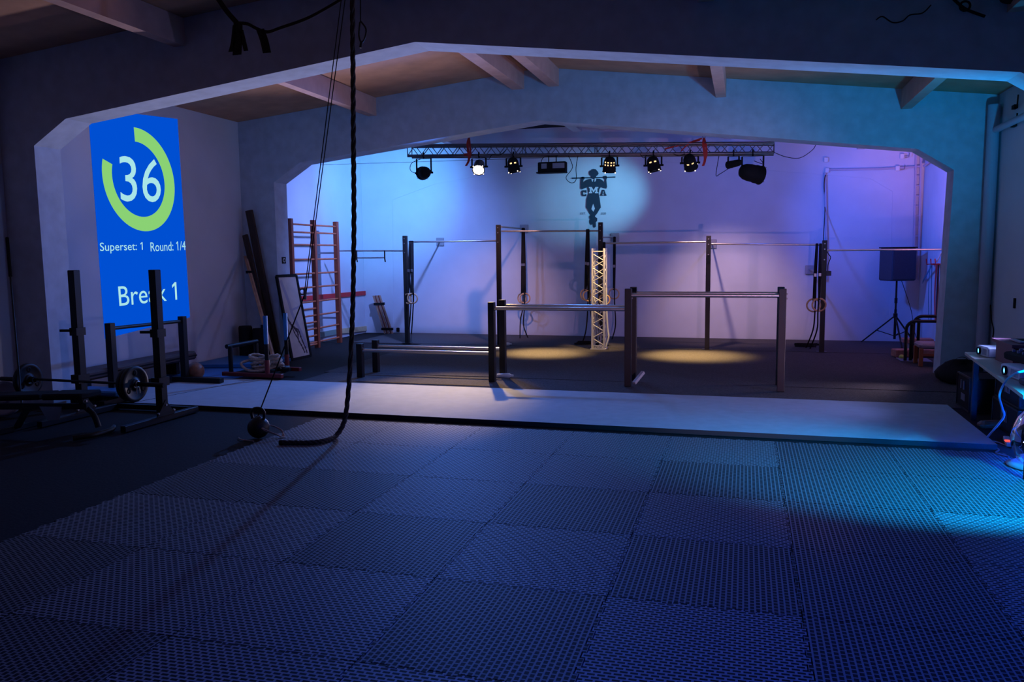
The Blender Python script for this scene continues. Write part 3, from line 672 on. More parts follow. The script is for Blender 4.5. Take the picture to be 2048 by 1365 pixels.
# framed picture leaning on the arch leg
bl, br = FL(584, 720, .02), FL(621, 712, .02); tl = PX(553, 553, -8.13); tr = tl+(br-bl)*1.02
xax = (br-bl).normalized(); yv = (tl-bl); nrm = xax.cross(yv).normalized()
if nrm.x < 0: nrm = -nrm
t = T('framed_picture', 'tall black framed painting leaning against the far left arch leg', 'picture', lerp(bl, br, .5))
def pp(u, v, d=0): return lerp(lerp(bl, br, u), lerp(tl, tr, u), v)+nrm*d
fm = MB()
for a, b in (((0, 0), (1, 0)), ((0, 1), (1, 1)), ((0, 0), (0, 1)), ((1, 0), (1, 1))): fm.bar(pp(*a), pp(*b), .05, .04, nrm)
t.part('frame', fm, 'blackm')
t.part('canvas', MB().prism([pp(0, 0, .004), pp(1, 0, .004), pp(1, 1, .004), pp(0, 1, .004)], -nrm*.02), 'canvas')
st = MB()
for pts, wv in (([(.1, .52), (.25, .42), (.42, .36), (.55, .30)], .03), ([(.55, .30), (.5, .22), (.62, .14), (.72, .05)], .022), ([(.42, .36), (.6, .33), (.66, .24), (.8, .10), (.83, .04)], .022), ([(.25, .42), (.38, .30), (.52, .22)], .018)):
    pl_ = smooth_pts([pp(u, v, .006) for u, v in pts], 5)
    for i in range(len(pl_)-1):
        a, b = pl_[i], pl_[i+1]; dd = (b-a).normalized(); s_ = dd.cross(nrm)*(wv*(.6+.5*math.sin(i*1.9)**2)); st.add([a+s_, b+s_, b-s_, a-s_], [[0, 1, 2, 3]])
t.part('painted_sketch', st, 'ink')
ws = MB()
for pts, wv in (([(.15, .95), (.35, .70), (.42, .55), (.6, .40), (.8, .22), (.9, .1)], .04), ([(.4, .58), (.7, .60), (.95, .62)], .02)):
    pl_ = smooth_pts([pp(u, v, .005) for u, v in pts], 5)
    for i in range(len(pl_)-1):
        a, b = pl_[i], pl_[i+1]; dd = (b-a).normalized(); s_ = dd.cross(nrm)*wv; ws.add([a+s_, b+s_, b-s_, a-s_], [[0, 1, 2, 3]])
t.part('painted_wash', ws, 'washp')
p = PX(567.5, 521, -8.168)
sg = T('wall_switch', 'small dark square switch on the far left arch leg', 'switch', p)
sg.part('plate', MB().box(p, (.012, .13, .12)), 'blackm'); sg.part('mark', MB().torus(p+Vector((.008, 0, 0)), (1, 0, 0), .033, .008, 14, 6), 'white')

# black foam rollers in the corner
for px0, px1, py0, lab in ((481, 504, 652, 'taller black roller standing in the left corner behind the sled'), (508, 529, 657, 'shorter black roller right of the taller one in the left corner')):
    yv = 12.72; a, b = PY(px0, 700, yv), PY(px1, 700, yv); z = PY(px0, py0, yv).z; r_ = (b.x-a.x)/2; cx = (a.x+b.x)/2
    single('foam_roller', lab, 'roller', MB().lathe([(0, .02), (r_*.95, .02), (r_, .04), (r_, z-.03), (r_*.9, z), (0, z)], (cx, yv, 0), n=20), 'blackm', (cx, yv, .02), 'black rollers')

# ------------------------------------------------------------------ blue mats
def bluemat(poly, z, h, label, wob=0):
    mb = MB(); n_ = len(poly); mb.prism([(x, y, z) for x, y in poly], (0, 0, h)); return single('gym_mat', label, 'mat', mb, 'blue', None, 'blue gym mats by the left wall')
bluemat([(-8.80, 11.35), (-7.75, 11.62), (-7.55, 12.45), (-7.75, 12.60), (-8.82, 12.60)], .062, .05, 'upper blue gym mat lying against the left wall under the rollers')
bluemat([(-8.75, 10.62), (-7.62, 10.58), (-7.35, 11.6), (-7.6, 12.3), (-8.6, 12.2)], .004, .05, 'lower blue gym mat reaching under the red weight sled')

# ------------------------------------------------------------------ weight sled with rope
t = T('weight_sled', 'red and black push sled with upright poles between the blue mats and the pale mat', 'weight sled', (-7.05, 10.75, 0))
z0 = .055
A, B, Cc, Dd = Vector((-7.60, 10.60, 0)), Vector((-6.55, 10.55, 0)), Vector((-6.66, 11.25, 0)), Vector((-7.55, 11.3, 0))
up_ = Vector((0, 0, .11))
for a, b in ((A, B), (Dd, Cc)): t.part('runner', MB().bar(a+up_, b+up_, .07, .06, (0, 0, 1), .006), 'sled', label='dark red runner')
mb = MB()
for u in (.2, .8): mb.bar(lerp(A, B, u)+up_, lerp(Dd, Cc, u)+up_, .06, .05)
mb.box(lerp(lerp(A, B, .5), lerp(Dd, Cc, .5), .5)+up_, (.55, .45, .02)); t.part('deck', mb, 'blackm')
for px, pt, base, nm in ((533, 632, lerp(A, B, .82), 'pole'), (573, 627, lerp(Dd, Cc, .92), 'pole')):
    yv = base.y; zt = PY(px, pt, yv).z; x = PY(px, 700, yv).x
    p = t.part(nm, MB().cyl((x, yv, .12), (x, yv, zt), .030, 12), 'blackm'); t.part('sleeve', MB().cyl((x, yv, .12), (x, yv, .34), .036, 12), 'sled', p, 'red sleeve at the foot of the pole')
    t.part('grip_band', MB().cyl((x, yv, zt-.42), (x, yv, zt), .032, 12), 'blue', p, 'blue upper grip')
h0, h1 = PY(460, 694, 10.62), PY(514, 683, 11.28)
t.part('push_handle', MB().cyl(h0+Vector((-.06, 0, 0)), h1, .035, 12), 'black')
t.part('handle_post', MB().cyl((h0.x, 10.62, .12), (h0.x, 10.62, h0.z), .034, 12), 'black'); t.part('handle_post', MB().cyl((h1.x-.02, 11.28, .12), (h1.x-.02, 11.28, h1.z), .034, 12), 'black')
t = T('battle_rope', 'pale coiled battle rope heaped on the push sled', 'rope', (-7.05, 10.9, .14))
mb = MB(); pts = []
for i in range(90):
    a = i*.42; rr = .20+.035*math.sin(i*1.3); pts.append(Vector((-7.02+math.cos(a)*rr*1.15, 10.88+math.sin(a)*rr*.75, .17+.0022*i+.025*math.sin(a*2+i*.1))))
mb.tube(smooth_pts(pts, 3), [.021+.003*math.sin(k*2.2) for k in range((len(pts)-1)*3+1)], 8)
mb.tube(smooth_pts([(-7.25, 10.78, .3), (-7.32, 10.66, .26), (-7.15, 10.6, .17), (-6.9, 10.62, .18), (-6.84, 10.72, .3)], 5), .021, 8)
t.part('rope_coil', mb, 'ropew')
c_ = PY(552, 742, 10.95); single('weight_disc', 'small dark weight disc stack lying on the sled deck right of the rope', 'weight', MB().lathe([(0, 0), (.10, 0), (.10, .03), (.105, .035), (.105, .07), (0, .07)], (-6.80, 10.98, .122), n=24), 'iron')

# ------------------------------------------------------------------ squat rack
t = T('squat_rack', 'black steel squat rack with two uprights at the left', 'squat rack', (-6.95, 7.75, 0))
for x in (-6.385, -7.50):
    z = 1.74; p = t.part('upright', MB().bb(x-.045, x+.045, 7.70, 7.80, .06, z, .005), 'black')
    t.part('hook', MB().bar((x-.02, 7.69, 1.04), (x-.16, 7.66, 1.04), .03, .03).bb(x-.05, x+.05, 7.68, 7.82, .98, 1.07), 'black', p)
    t.part('safety_cup', MB().bb(x-.055, x+.055, 7.66, 7.83, .42, .52), 'black', p)
    t.part('foot', MB().bar((x, 7.12, .045), (x+.02, 8.32, .045), .07, .07, (0, 0, 1), .006), 'black')
    b = MB()
    for y_, z_ in ((7.62, .12), (7.88, .12), (7.75, .20)): t.part('bolt', MB().cyl((x+.045, y_, z_), (x+.065, y_, z_), .012, 8), 'chrome', p)
    b.prism([(x+.045, 7.6, .08), (x+.045, 7.9, .08), (x+.045, 7.75, .26)], (.008, 0, 0)); t.part('gusset', b, 'steel' if 0 else 'black', p)
t.part('crossbeam', MB().bar((-7.5, 8.27, .05), (-6.37, 8.27, .05), .06, .06), 'black')
# barbell
by, bz = 7.60, .455
t = T('barbell', 'black barbell loaded with one plate at each end across the squat rack', 'barbell', (-7.4, by, bz))
t.part('bar', MB().cyl((-8.0, by, bz+.01), (-6.7, by, bz), .015, 12), 'iron')
for x0, x1 in ((-8.52, -8.02), (-6.70, -6.22)): t.part('sleeve', MB().cyl((x0, by, bz), (x1, by, bz), .026, 14).cyl((x0 if x0 > -7 else x1-.02, by, bz), ((x0 if x0 > -7 else x1-.02)+.02, by, bz), .04, 14), 'black')
def plateprof(R, w_): return [(.03, -w_/2), (.06, -w_/2), (.06, -w_*.3), (R*.45, -w_*.3), (R*.5, -w_*.38), (R*.78, -w_*.38), (R*.82, -w_/2), (R*.97, -w_/2), (R, -w_*.3), (R, w_*.3), (R*.97, w_/2), (R*.82, w_/2), (R*.78, w_*.38), (R*.5, w_*.38), (R*.45, w_*.3), (.06, w_*.3), (.06, w_/2), (.03, w_/2), (.03, -w_/2)]
for x, R, w_, lab in ((-6.62, .205, .055, 'outer black iron plate on the right end of the barbell'), (-6.685, .19, .05, 'inner black iron plate on the right end of the barbell'), (-8.12, .195, .055, 'black iron plate on the left end of the barbell')):
    th = T('weight_plate', lab, 'weight plate', (x, by, bz), 'iron weight plates'); pl = th.part('disc', MB().lathe(plateprof(R, w_), (x, by, bz), (1, 0, 0), 36), 'iron')
    mb = MB()
    for k in range(3):
        a = PI/2+k*2*PI/3; th.part('hand_hole', MB().lathe([(.02, -w_*.46), (.032, -w_*.42), (.032, w_*.42), (.02, w_*.46)], (x, by+math.cos(a)*R*.63, bz+math.sin(a)*R*.63), (1, 0, 0), 14), 'blackm', pl)
single('collar_clip', 'chrome spring clip on the right barbell sleeve', 'clip', MB().torus((-6.57, by, bz), (1, 0, 0), .032, .006, 18, 6).cyl((-6.57, by-.02, bz-.03), (-6.55, by-.05, bz-.10), .005, 6).cyl((-6.56, by+.01, bz-.03), (-6.54, by-.01, bz-.10), .005, 6), 'chrome')
# near bench
t = T('weight_bench', 'black padded adjustable weight bench nearest the camera at the left edge', 'bench', (-7.2, 6.95, 0))
t.part('back_pad', MB().bar((-8.15, 6.95, .36), (-7.15, 6.95, .42), .30, .06, (0, 0, 1), .015), 'blackm'); t.part('seat_pad', MB().bar((-7.12, 6.95, .42), (-6.60, 6.95, .445), .30, .065, (0, 0, 1), .015), 'blackm')
t.part('spine', MB().bar((-8.0, 6.95, .26), (-6.65, 6.95, .32), .06, .06), 'black')
t.part('leg', MB().tube(smooth_pts([(-6.75, 6.95, .34), (-6.60, 6.95, .24), (-6.54, 6.95, .10)], 5), .03, 10), 'black'); t.part('foot', MB().tube(smooth_pts([(-6.62, 6.68, .035), (-6.52, 6.8, .04), (-6.5, 6.95, .04), (-6.52, 7.1, .04), (-6.62, 7.25, .035)], 4), .028, 10), 'black')
t.part('leg', MB().bar((-7.45, 6.95, .28), (-7.62, 6.95, .05), .05, .05), 'black'); t.part('foot', MB().bar((-7.65, 6.62, .035), (-7.65, 7.28, .035), .05, .05), 'black')
t.part('ladder_plate', MB().prism([(-7.25, 6.90, .30), (-6.95, 6.90, .31), (-7.0, 6.90, .17), (-7.15, 6.90, .15)], (0, .01, 0)), 'steel', label='dull metal adjusting plate')
# second bench
t = T('weight_bench', 'low bench with blue lit pad behind the barbell inside the squat rack', 'bench', (-7.3, 8.6, 0))
yv = 8.45
ax_, bx_ = PY(160, 775, yv).x, PY(252, 780, yv).x; zb = PY(205, 778, yv).z
t.part('pad', MB().bb(ax_, bx_, yv-.16, yv+.16, zb-.07, zb, .02), 'blue', label='bench pad coloured as lit blue'); cx = bx_-.13  # blue light falling on the pad is put into its colour
t.part('leg', MB().bar((cx, yv, zb-.07), (cx, yv, .07), .06, .06), 'black'); t.part('leg', MB().bar((ax_+.15, yv, zb-.07), (ax_+.15, yv, .07), .06, .06), 'black')
t.part('foot', MB().bb(cx-.04, cx+.04, yv-.28, yv+.28, .055, .115), 'black'); t.part('foot', MB().bb(ax_+.11, ax_+.19, yv-.28, yv+.28, .055, .115), 'black'); t.part('base_beam', MB().bb(ax_+.15, cx, yv-.03, yv+.03, .06, .11), 'black')
# low dip station behind
t = T('dip_stand', 'low black frame of two posts and a crossbar in front of the blue timer', 'dip stand', (-8.1, 9.6, 0))
p1, p0 = FL(371, 764, .055), FL(229, 800, .055); za = PX(372, 632, p1.x).z; zc = PX(225, 646, p0.x).z
for p, z in ((p1, za), (p0, zc)):
    t.part('post', MB().bb(p.x-.045, p.x+.045, p.y-.045, p.y+.045, .06, z, .004), 'black'); t.part('foot', MB().bb(p.x-.20, p.x+(.62 if p is p1 else .3), p.y-.05, p.y+.05, .058, .13, .004), 'black')
t.part('crossbar', MB().cyl((p0.x, p0.y, zc-.07), (p1.x, p1.y, za-.07), .024, 12), 'black')
# long wall bench
t = T('long_bench', 'long dark brown padded beam lying along the left wall below the timer', 'bench', (-8.6, 9.8, 0))
t.part('top', MB().bar((-8.6, 8.56, .30), (-8.6, 11.1, .315), .36, .13, (0, 0, 1), .03), 'bench'); t.part('groove_strip', MB().bar((-8.415, 8.6, .30), (-8.415, 11.08, .315), .012, .02), 'blackm')
for y in (8.9, 10.7): t.part('leg', MB().bb(-8.72, -8.48, y-.04, y+.04, .06, .25), 'blackm')
single('medicine_ball', 'brown leather ball under the right end of the long beam', 'ball', MB().ball(FL(383, 762, .06)+Vector((0, .1, .13)), .13, 14), 'leather')
# grey plate at the left edge
p = FL(4, 835, .0)
th = T('weight_plate', 'grey weight plate leaning upright at the left picture edge', 'weight plate', p, 'iron weight plates'); c_ = Vector((p.x, p.y+.05, .215)); th.part('disc', MB().lathe(plateprof(.21, .06), c_, (.35, -.9, .2), 32), 'grey')
# thin rod on the left
a, b = PY(14, 476, 8.05), PY(50, 890, 7.2); b.z = .01
th = T('metal_rod', 'thin dark metal rod leaning on the near arch leg at the left edge', 'rod', b); th.part('shaft', MB().cyl(b, (a.x, a.y, a.z), .011, 8), 'iron'); th.part('sleeve', MB().cyl(lerp(b, a, .78), a, .02, 10), 'blackm')

# ------------------------------------------------------------------ climbing rope, pulley rope, overhead straps
def rope_pts():
    P_ = [PY(705, -120, 7.6), PY(705, 0, 7.6), PY(706, 150, 7.58), PY(707, 300, 7.55), PY(708, 450, 7.53), PY(706, 600, 7.52), PY(701, 720, 7.52), PY(695, 800, 7.5)]
    P_ += [PY(688, 845, 7.45), FL(672, 872, .05), FL(650, 882, .045), FL(620, 886, .043), FL(590, 886, .043), FL(559, 886, .043)]
    P_[0].z = 4.7; return smooth_pts(P_, 10)
t = T('climbing_rope', 'thick dark climbing rope hanging from above and curling on the foam tiles', 'rope', FL(650, 885))
pts = rope_pts()
mb = MB(); L = 0; strands = [[], [], []]
for i, p in enumerate(pts):
    if i: L += (p-pts[i-1]).length
# twisted three-strand rope
tot = L; dense = []; step = .03; acc = 0
for i in range(len(pts)-1):
    n_ = max(1, int((pts[i+1]-pts[i]).length/step))
    for k in range(n_): dense.append(lerp(pts[i], pts[i+1], k/n_))
dense.append(pts[-1])
for i, p in enumerate(dense):
    d = (dense[min(i+1, len(dense)-1)]-dense[max(i-1, 0)]).normalized(); a = d.cross(Vector((0, 1, .13))).normalized(); b = d.cross(a)
    for k in range(3): th_ = i*.62+k*2*PI/3; strands[k].append(p+(a*math.cos(th_)+b*math.sin(th_))*.0125)
for k in range(3): mb.tube(strands[k], .0145, 7)
t.part('rope', mb, 'rope'); t.part('whipping', MB().tube([dense[-1], dense[-4]], .028, 10), 'blackm')
t = T('pulley_rope', 'thin black pulley ropes running down to a kettlebell', 'rope', FL(515, 870))
k_ = PY(610, 588, 7.45); kb = PY(516, 832, 7.25)
t.part('rope', MB().tube([PY(690, -60, 7.6), k_+Vector((-.008, 0, 0))], .0055, 6), 'blackm'); t.part('rope', MB().tube([PY(698, -60, 7.6), k_+Vector((.012, 0, 0))], .0055, 6), 'blackm')
t.part('rope', MB().tube([k_, kb], .0075, 6), 'blackm')
t.part('pulley', MB().box(k_, (.03, .02, .12), None, .005).torus(k_+Vector((-.03, 0, .02)), (0, 1, 0), .03, .008, 14, 6), 'green', label='dark green pulley handle')
t.part('carabiner', MB().torus(kb+Vector((0, 0, -.04)), (0, 1, 0), .04, .007, 16, 6), 'steel')
kc = Vector((kb.x-.0, 7.25, .118)); t = T('kettlebell', 'black kettlebell on the dark floor left of the foam tiles', 'kettlebell', (kc.x, kc.y, 0))
t.part('body', MB().ball(kc, .112, 14), 'iron'); t.part('handle', MB().tube(smooth_pts([kc+Vector((-.06, 0, .08)), kc+Vector((-.075, 0, .15)), kc+Vector((-.04, 0, .195)), kc+Vector((.04, 0, .195)), kc+Vector((.075, 0, .15)), kc+Vector((.06, 0, .08))], 5), .016, 10), 'iron')
mb = MB(); rnd = random.Random(3)
pts = [Vector((kc.x+.16+.12*math.cos(i*.9)+rnd.uniform(-.02, .02), kc.y+.06*math.sin(i*.9)*1.5, .03+.11*abs(math.sin(i*.45)))) for i in range(22)]
mb.tube(smooth_pts(pts, 4), .006, 6); pts = [Vector((kc.x-.20, kc.y-.06, .012)), Vector((kc.x-.12, kc.y-.13, .012)), Vector((kc.x+.05, kc.y-.17, .012))]; mb.tube(smooth_pts(pts, 4), .006, 6)
single('thin_cord', 'tangled pale thin cord lying beside the kettlebell', 'cord', mb, 'ropew')
t = T('overhead_strap', 'black straps draped overhead with hanging loops, left of the climbing rope', 'strap', PY(475, 45, 7.3)); mb = MB()
W3 = (.6, .2, .75)
mb.strap(smooth_pts([PY(425, -20, 7.3), PY(450, 18, 7.3), PY(474, 46, 7.3)], 4), .05, W3); mb.strap(smooth_pts([PY(474, 46, 7.3), PY(495, 48, 7.3), PY(515, 58, 7.3), PY(535, 64, 7.3), PY(560, 56, 7.3), PY(620, 34, 7.35), PY(690, -6, 7.4)], 5), .035, (0, .3, 1))
t.part('webbing', mb, 'web')
for pts, w_ in (([(476, 46), (476, 75), (474, 110)], .10), ([(470, 50), (466, 85), (461, 104)], .05), ([(482, 60), (488, 85), (492, 102)], .05), ([(520, 58), (528, 80), (534, 106)], .09)):
    t.part('loop', MB().strap(smooth_pts([PY(*p, 7.28) for p in pts], 5), w_, (1, 0, 0)), 'web')
t = T('carabiner_cord', 'thin cord with a carabiner hanging right of the climbing rope top', 'cord', PY(722, 95, 7.55))
t.part('cord', MB().cyl(PY(721, -60, 7.55), PY(721, 42, 7.55), .006, 6), 'blackm'); t.part('carabiner', MB().tube(smooth_pts([PY(721, 42, 7.55), PY(732, 58, 7.55), PY(729, 78, 7.55), PY(722, 84, 7.55), PY(718, 70, 7.55), PY(720, 44, 7.55)], 4), .008, 6).cyl(PY(723, 84, 7.55), PY(721, 96, 7.55), .014, 8), 'iron')

# ------------------------------------------------------------------ right side of the stage
# speaker on tripod
sb = FL(1789, 684); sy = 17.25
c0, c1 = PY(1761, 562, sy), PY(1826, 498, sy+.1)
t = T('tripod_stand', 'black tripod stand under the loudspeaker by the back wall', 'stand', (2.83, sy, 0)); sx = 2.83
zb = PY(1792, 562, sy).z
t.part('pole', MB().cyl((sx, sy, .14), (sx, sy, .72), .024, 10).cyl((sx, sy, .72), (sx, sy, zb), .018, 10).cyl((sx, sy, .84), (sx, sy, .94), .028, 10), 'black')
hub = Vector((sx, sy, .60)); lo = Vector((sx, sy, .20))
for tgt in (FL(1723, 684, .03), FL(1804, 696, .03), Vector((sx+.42, sy+.25, .03))):
    t.part('leg', MB().bar(hub, tgt, .028, .02), 'black'); t.part('strut', MB().bar(lo, lerp(hub, tgt, .55), .02, .012), 'black')
t.part('hub', MB().cyl((sx, sy, .55), (sx, sy, .64), .04, 12), 'black')
t = T('loudspeaker', 'black loudspeaker mounted on the tripod stand at the right', 'loudspeaker', (sx, sy, zb))
R_ = Matrix.Rotation(math.radians(22), 3, 'Z'); cc = Vector((sx+.02, sy+.10, zb+.315))
cab_ = t.part('cabinet', MB().box(cc, (.50, .46, .63), R_, .02), 'speak'); dirx = R_ @ Vector((1, 0, 0)); diry = R_ @ Vector((0, -1, 0))
t.part('grille', MB().box(cc+diry*.235, (.44, .012, .57), R_, .006), 'speak', cab_)
t.part('handle_recess', MB().box(cc+dirx*.252+Vector((0, 0, .12)), (.006, .10, .17), R_), 'blackm', cab_); t.part('socket', MB().box(cc+dirx*.252+Vector((0, 0, -.06)), (.006, .09, .06), R_), 'blackm', cab_)
t.part('top_edge', MB().box(cc+Vector((0, 0, .325)), (.52, .48, .02), R_, .006), 'blackm', cab_)
single('speaker_cable', 'thin black cable dropping from the loudspeaker to the floor', 'cable', MB().tube(smooth_pts([cc+Vector((.1, .1, -.32)), PY(1822, 620, 17.6), PY(1828, 660, 17.6), FL(1838, 690, .02)], 6), .006, 6), 'blackm')
# wall conduits
def pipe(pts, r, label, m='pipe', name='conduit', cat='pipe'): return single(name, label, cat, MB().tube(pts, r, 10), m, pts[0])
yw = 18.0
pipe([PY(1650, 346, yw), PY(1653, 478, yw), PY(1653, 560, yw)], .028, 'white vertical conduit on the back wall above the rightmost rig post')
pipe([PY(1655, 340, yw), PY(1760, 338, yw), PY(1842, 333, yw)], .022, 'white conduit running level along the back wall at upper right')
pipe([PX(1848, 332, 3.34), PX(1868, 318, 3.34)], .022, 'short conduit rising along the right wall behind the arch')
t = T('cable_tray', 'narrow vertical cable ladder in the back right corner', 'cable tray', PY(1836, 500, yw-.02))
for px in (1832, 1842):
    pxb = px-6; t.part('rail', MB().bar(PY(px, 305, yw-.02), PY(pxb, 560, yw-.02), .03, .03, (0, 1, 0)), 'pipe')
mb = MB()
for i in range(12): yq = 312+i*20; mb.bar(PY(1832-6*(yq-305)/255, yq, yw-.02), PY(1842-6*(yq-305)/255, yq, yw-.02), .012, .012)
t.part('tray_rung', mb, 'pipe')
t = T('junction_box', 'small white wall box with hooks near the ceiling at upper right', 'wall box', PY(1805, 312, yw), 'small wall boxes upper right')
for (px, py, lab) in ((1804, 313, None), (1795, 337, 'small white wall box on the level conduit at upper right'), (1654, 341, 'white elbow box where the conduits meet on the back wall'), (1652, 320, 'small white cap on the back wall above the conduit elbow')):
    th = t if lab is None else T('junction_box', lab, 'wall box', PY(px, py, yw), 'small wall boxes upper right')
    p = PY(px, py, yw); th.part('box', MB().box(p, (.08, .07, .10), None, .01), 'white'); 
    if px > 1700: th.part('hook', MB().tube([p+Vector((.05, -.03, -.03)), p+Vector((.12, -.03, -.02)), p+Vector((.13, -.03, .06))], .008, 6), 'steel')
mb = MB().tube(smooth_pts([PY(1651, 350, yw-.05), PY(1648, 370, yw-.05), PY(1650, 420, yw-.05), PY(1647, 480, 17), PY(1655, 505, RY+.1), PY(1661, 515, RY+.06), PY(1656, 530, RY+.06), PY(1655, 545, RY+.05)], 6), .008, 6)
single('rig_cable', 'black cable winding down the back wall to the rightmost rig post', 'cable', mb, 'blackm')
# band rack on right wall
t = T('band_rack', 'red wall hook rack holding exercise bands on the right wall', 'hook rack', PX(1876, 525, 3.36)); yb = 15.2
hp = [PX(px, py, 3.3) for px, py in ((1863, 527), (1872, 529), (1881, 528))]
t.part('rail', MB().bar(PX(1863, 529, 3.33), PX(1883, 529, 3.33), .03, .03), 'red')
for px in (1863, 1872, 1881): p = PX(px, 528, 3.30); t.part('hook', MB().tube([p+Vector((.05, 0, 0)), p+Vector((-.08, 0, -.01)), p+Vector((-.09, 0, .09))], .011, 8), 'red')
def band(px0, py0, px1, py1, w_, m, label, x=3.31, grp='exercise bands on the red rack'):
    a, b = PX(px0, py0, x), PX(px1, py1, x); mid = lerp(a, b, .5)
    mb = MB().strap(smooth_pts([a, mid+Vector((0, .01, 0)), b, b+Vector((-.02, -.01, -.03)), b+Vector((-.035, 0, 0)), mid+Vector((-.05, 0, 0)), a+Vector((-.03, 0, 0))], 5), w_, (0, 1, 0))
    return single('exercise_band', label, 'band', mb, m, a, grp)
band(1877, 530, 1875, 640, .11, 'red', 'wide red exercise band hanging beside the far right arch leg')
band(1881, 530, 1878, 655, .07, 'blackm', 'dark exercise band hanging right of the wide red band')
band(1864, 528, 1862, 640, .05, 'teal', 'narrow teal exercise band hanging left of the red band', 3.28)
single('slack_strap', 'slack teal strap slanting down from the red rack to the left', 'strap', MB().strap(smooth_pts([PX(1864, 530, 3.27), PX(1856, 545, 3.3), PX(1845, 565, 3.33)], 5), .05, (0, 0, 1)), 'teal')
# dip bars
t = T('dip_bars', 'pair of black bent steel dip bars before the wooden chair', 'dip bars', FL(1815, 725))
for (px, py, zt, yv, xo) in ((1811, 724, None, 14.75, 0), (1825, 722, None, 15.05, .0)):
    x = PY(px, 700, yv).x; z = PY(px+40, 643 if px < 1820 else 633, yv).z; 
    for dx in (0, .085):
        mb = MB().tube([(x+dx, yv, .03), (x+dx, yv, z-.14)]+arc((x+dx+.14, yv, z-.14), .14, PI, PI/2, 6, (1, 0, 0), (0, 0, 1))+[(x+.55, yv, z), (x+.60, yv, z-.02)] if dx == 0 else [(x+dx, yv+.03, .03), (x+dx, yv+.03, z-.05)], .026, 12)
        t.part('tube', mb, 'black')
t.part('base', MB().bb(2.52, 3.0, 14.68, 15.15, .014, .035), 'steel')
single('tennis_ball', 'yellow green tennis ball on the floor at the foot of the dip bars', 'ball', MB().ball(FL(1803, 716, .04)+Vector((0, 0, .01)), .045, 10), 'ball')
# chair
cb = FL(1841, 735); t = T('wooden_chair', 'orange wooden chair with grey cushion half hidden behind the right arch leg', 'chair', (cb.x+.25, cb.y+.2, 0))
x0, y0 = cb.x, cb.y; zs_ = PY(1850, 690, y0).z
for dx in (0, .46):
    for dy in (0, .42): t.part('leg', MB().bb(x0+dx-.03, x0+dx+.03, y0+dy-.03, y0+dy+.03, .014, zs_-.06, .006), 'chairw')
t.part('seat', MB().bb(x0-.03, x0+.49, y0-.03, y0+.45, zs_-.07, zs_+.02, .03), 'cush', label='grey cushion'); t.part('rail', MB().bb(x0-.01, x0+.47, y0-.012, y0+.012, .18, .22), 'chairw')
t.part('armrest', MB().tube(smooth_pts([(x0+.22, y0+.1, zs_+.02), (x0+.36, y0+.1, zs_+.12), (x0+.45, y0+.1, zs_+.28), (x0+.48, y0+.1, zs_+.45)], 5), .03, 10), 'wood')
# blocks and boxes behind
zz = .016
for i, (bx, by_, lab) in enumerate(((2.68, 15.42, 'reddish cork block on the floor left of the dip bars'), (3.06, 15.52, 'second reddish cork block behind the dip bar base'))):
    single('yoga_block', lab, 'block', MB().box((bx, by_, zz+.07), (.34, .22, .13), Matrix.Rotation(.25*(1-i), 3, 'Z'), .012), 'brick', None, 'cork blocks')
single('yoga_block', 'flat reddish block lying on the pale low box behind the cork blocks', 'block', MB().box((3.0, 16.0, .247), (.5, .25, .08), None, .01), 'brick', None, 'cork blocks')
single('cardboard_box', 'pale low box carrying the flat reddish block', 'box', MB().bb(2.85, 3.2, 15.85, 16.15, .017, .205), 'grey')
p = FL(1866, 717); single('pink_tub', 'bright pink plastic tub under the wooden chair', 'tub', MB().lathe([(0, 0), (.09, 0), (.12, .2), (.11, .2), (.085, .02), (0, .02)], (p.x, p.y+.3, .016), n=20), 'pink')
p = FL(1866, 706); single('blue_crate', 'light blue folded pad behind the pink tub', 'pad', MB().bb(p.x-.2, p.x+.2, p.y+.3, p.y+.6, .016, .12, .02), 'blue')
# white rags at the post feet
for px, py, lab in ((1010, 752, 'white crumpled rag on the carpet at the foot of the middle parallel bar post'), (1011, 689, 'small white bottle lying behind the parallel bars near the second rig post')):
    p = FL(px, py, .04); single('white_rag' if py > 700 else 'white_bottle', lab, 'rag' if py > 700 else 'bottle', MB().lathe([(0, -.13), (.035, -.12), (.04, 0), (.035, .07), (.015, .10), (.012, .13), (0, .13)], p, (1, .15, .05), 12), 'white')
p = FL(1277, 765, .04); single('foot_wedge', 'dark wedge leaning at the foot of the tall parallel bar post', 'wedge', MB().bar(p+Vector((-.05, -.1, 0)), p+Vector((.06, .05, .14)), .05, .04), 'grey')

# ------------------------------------------------------------------ right wall of the middle bay
pipe([(3.28, 12.99, 0.012), (3.285, 12.99, 3.86)], .08, 'thick painted downpipe in the corner right of the far arch', name='downpipe')
a, b = PX(1979, 266, 3.30), PX(2070, 222, 3.30); pipe([a, b], .045, 'dark conduit rising along the right wall over the downpipe', 'pipe')
for px, py, lab in ((2030, 214, 'upper small clip bracket on the right wall above the conduit'), (2028, 250, 'lower small clip bracket on the right wall at the conduit')):
    p = PX(px, py, 3.36); th = T('wall_clip', lab, 'bracket', p, 'clip brackets on the right wall'); th.part('block', MB().box(p, (.05, .12, .05)), 'blackm'); th.part('hook', MB().tube([p, p+Vector((-.03, -.2, -.01)), p+Vector((-.03, -.22, .12))], .009, 6), 'blackm')
p = PX(2029, 607, 3.37); single('wall_mark', 'small dark fixing on the right wall above the laptop', 'fixing', MB().box(p, (.02, .05, .13)), 'blackm')
mb = MB().tube(smooth_pts([PY(1981, 610, 12.9), PY(1983, 640, 12.85), PY(1987, 660, 12.8), PY(1985, 680, 12.8)], 5), .008, 6); single('pipe_cable', 'thin black cable hanging beside the downpipe', 'cable', mb, 'blackm')
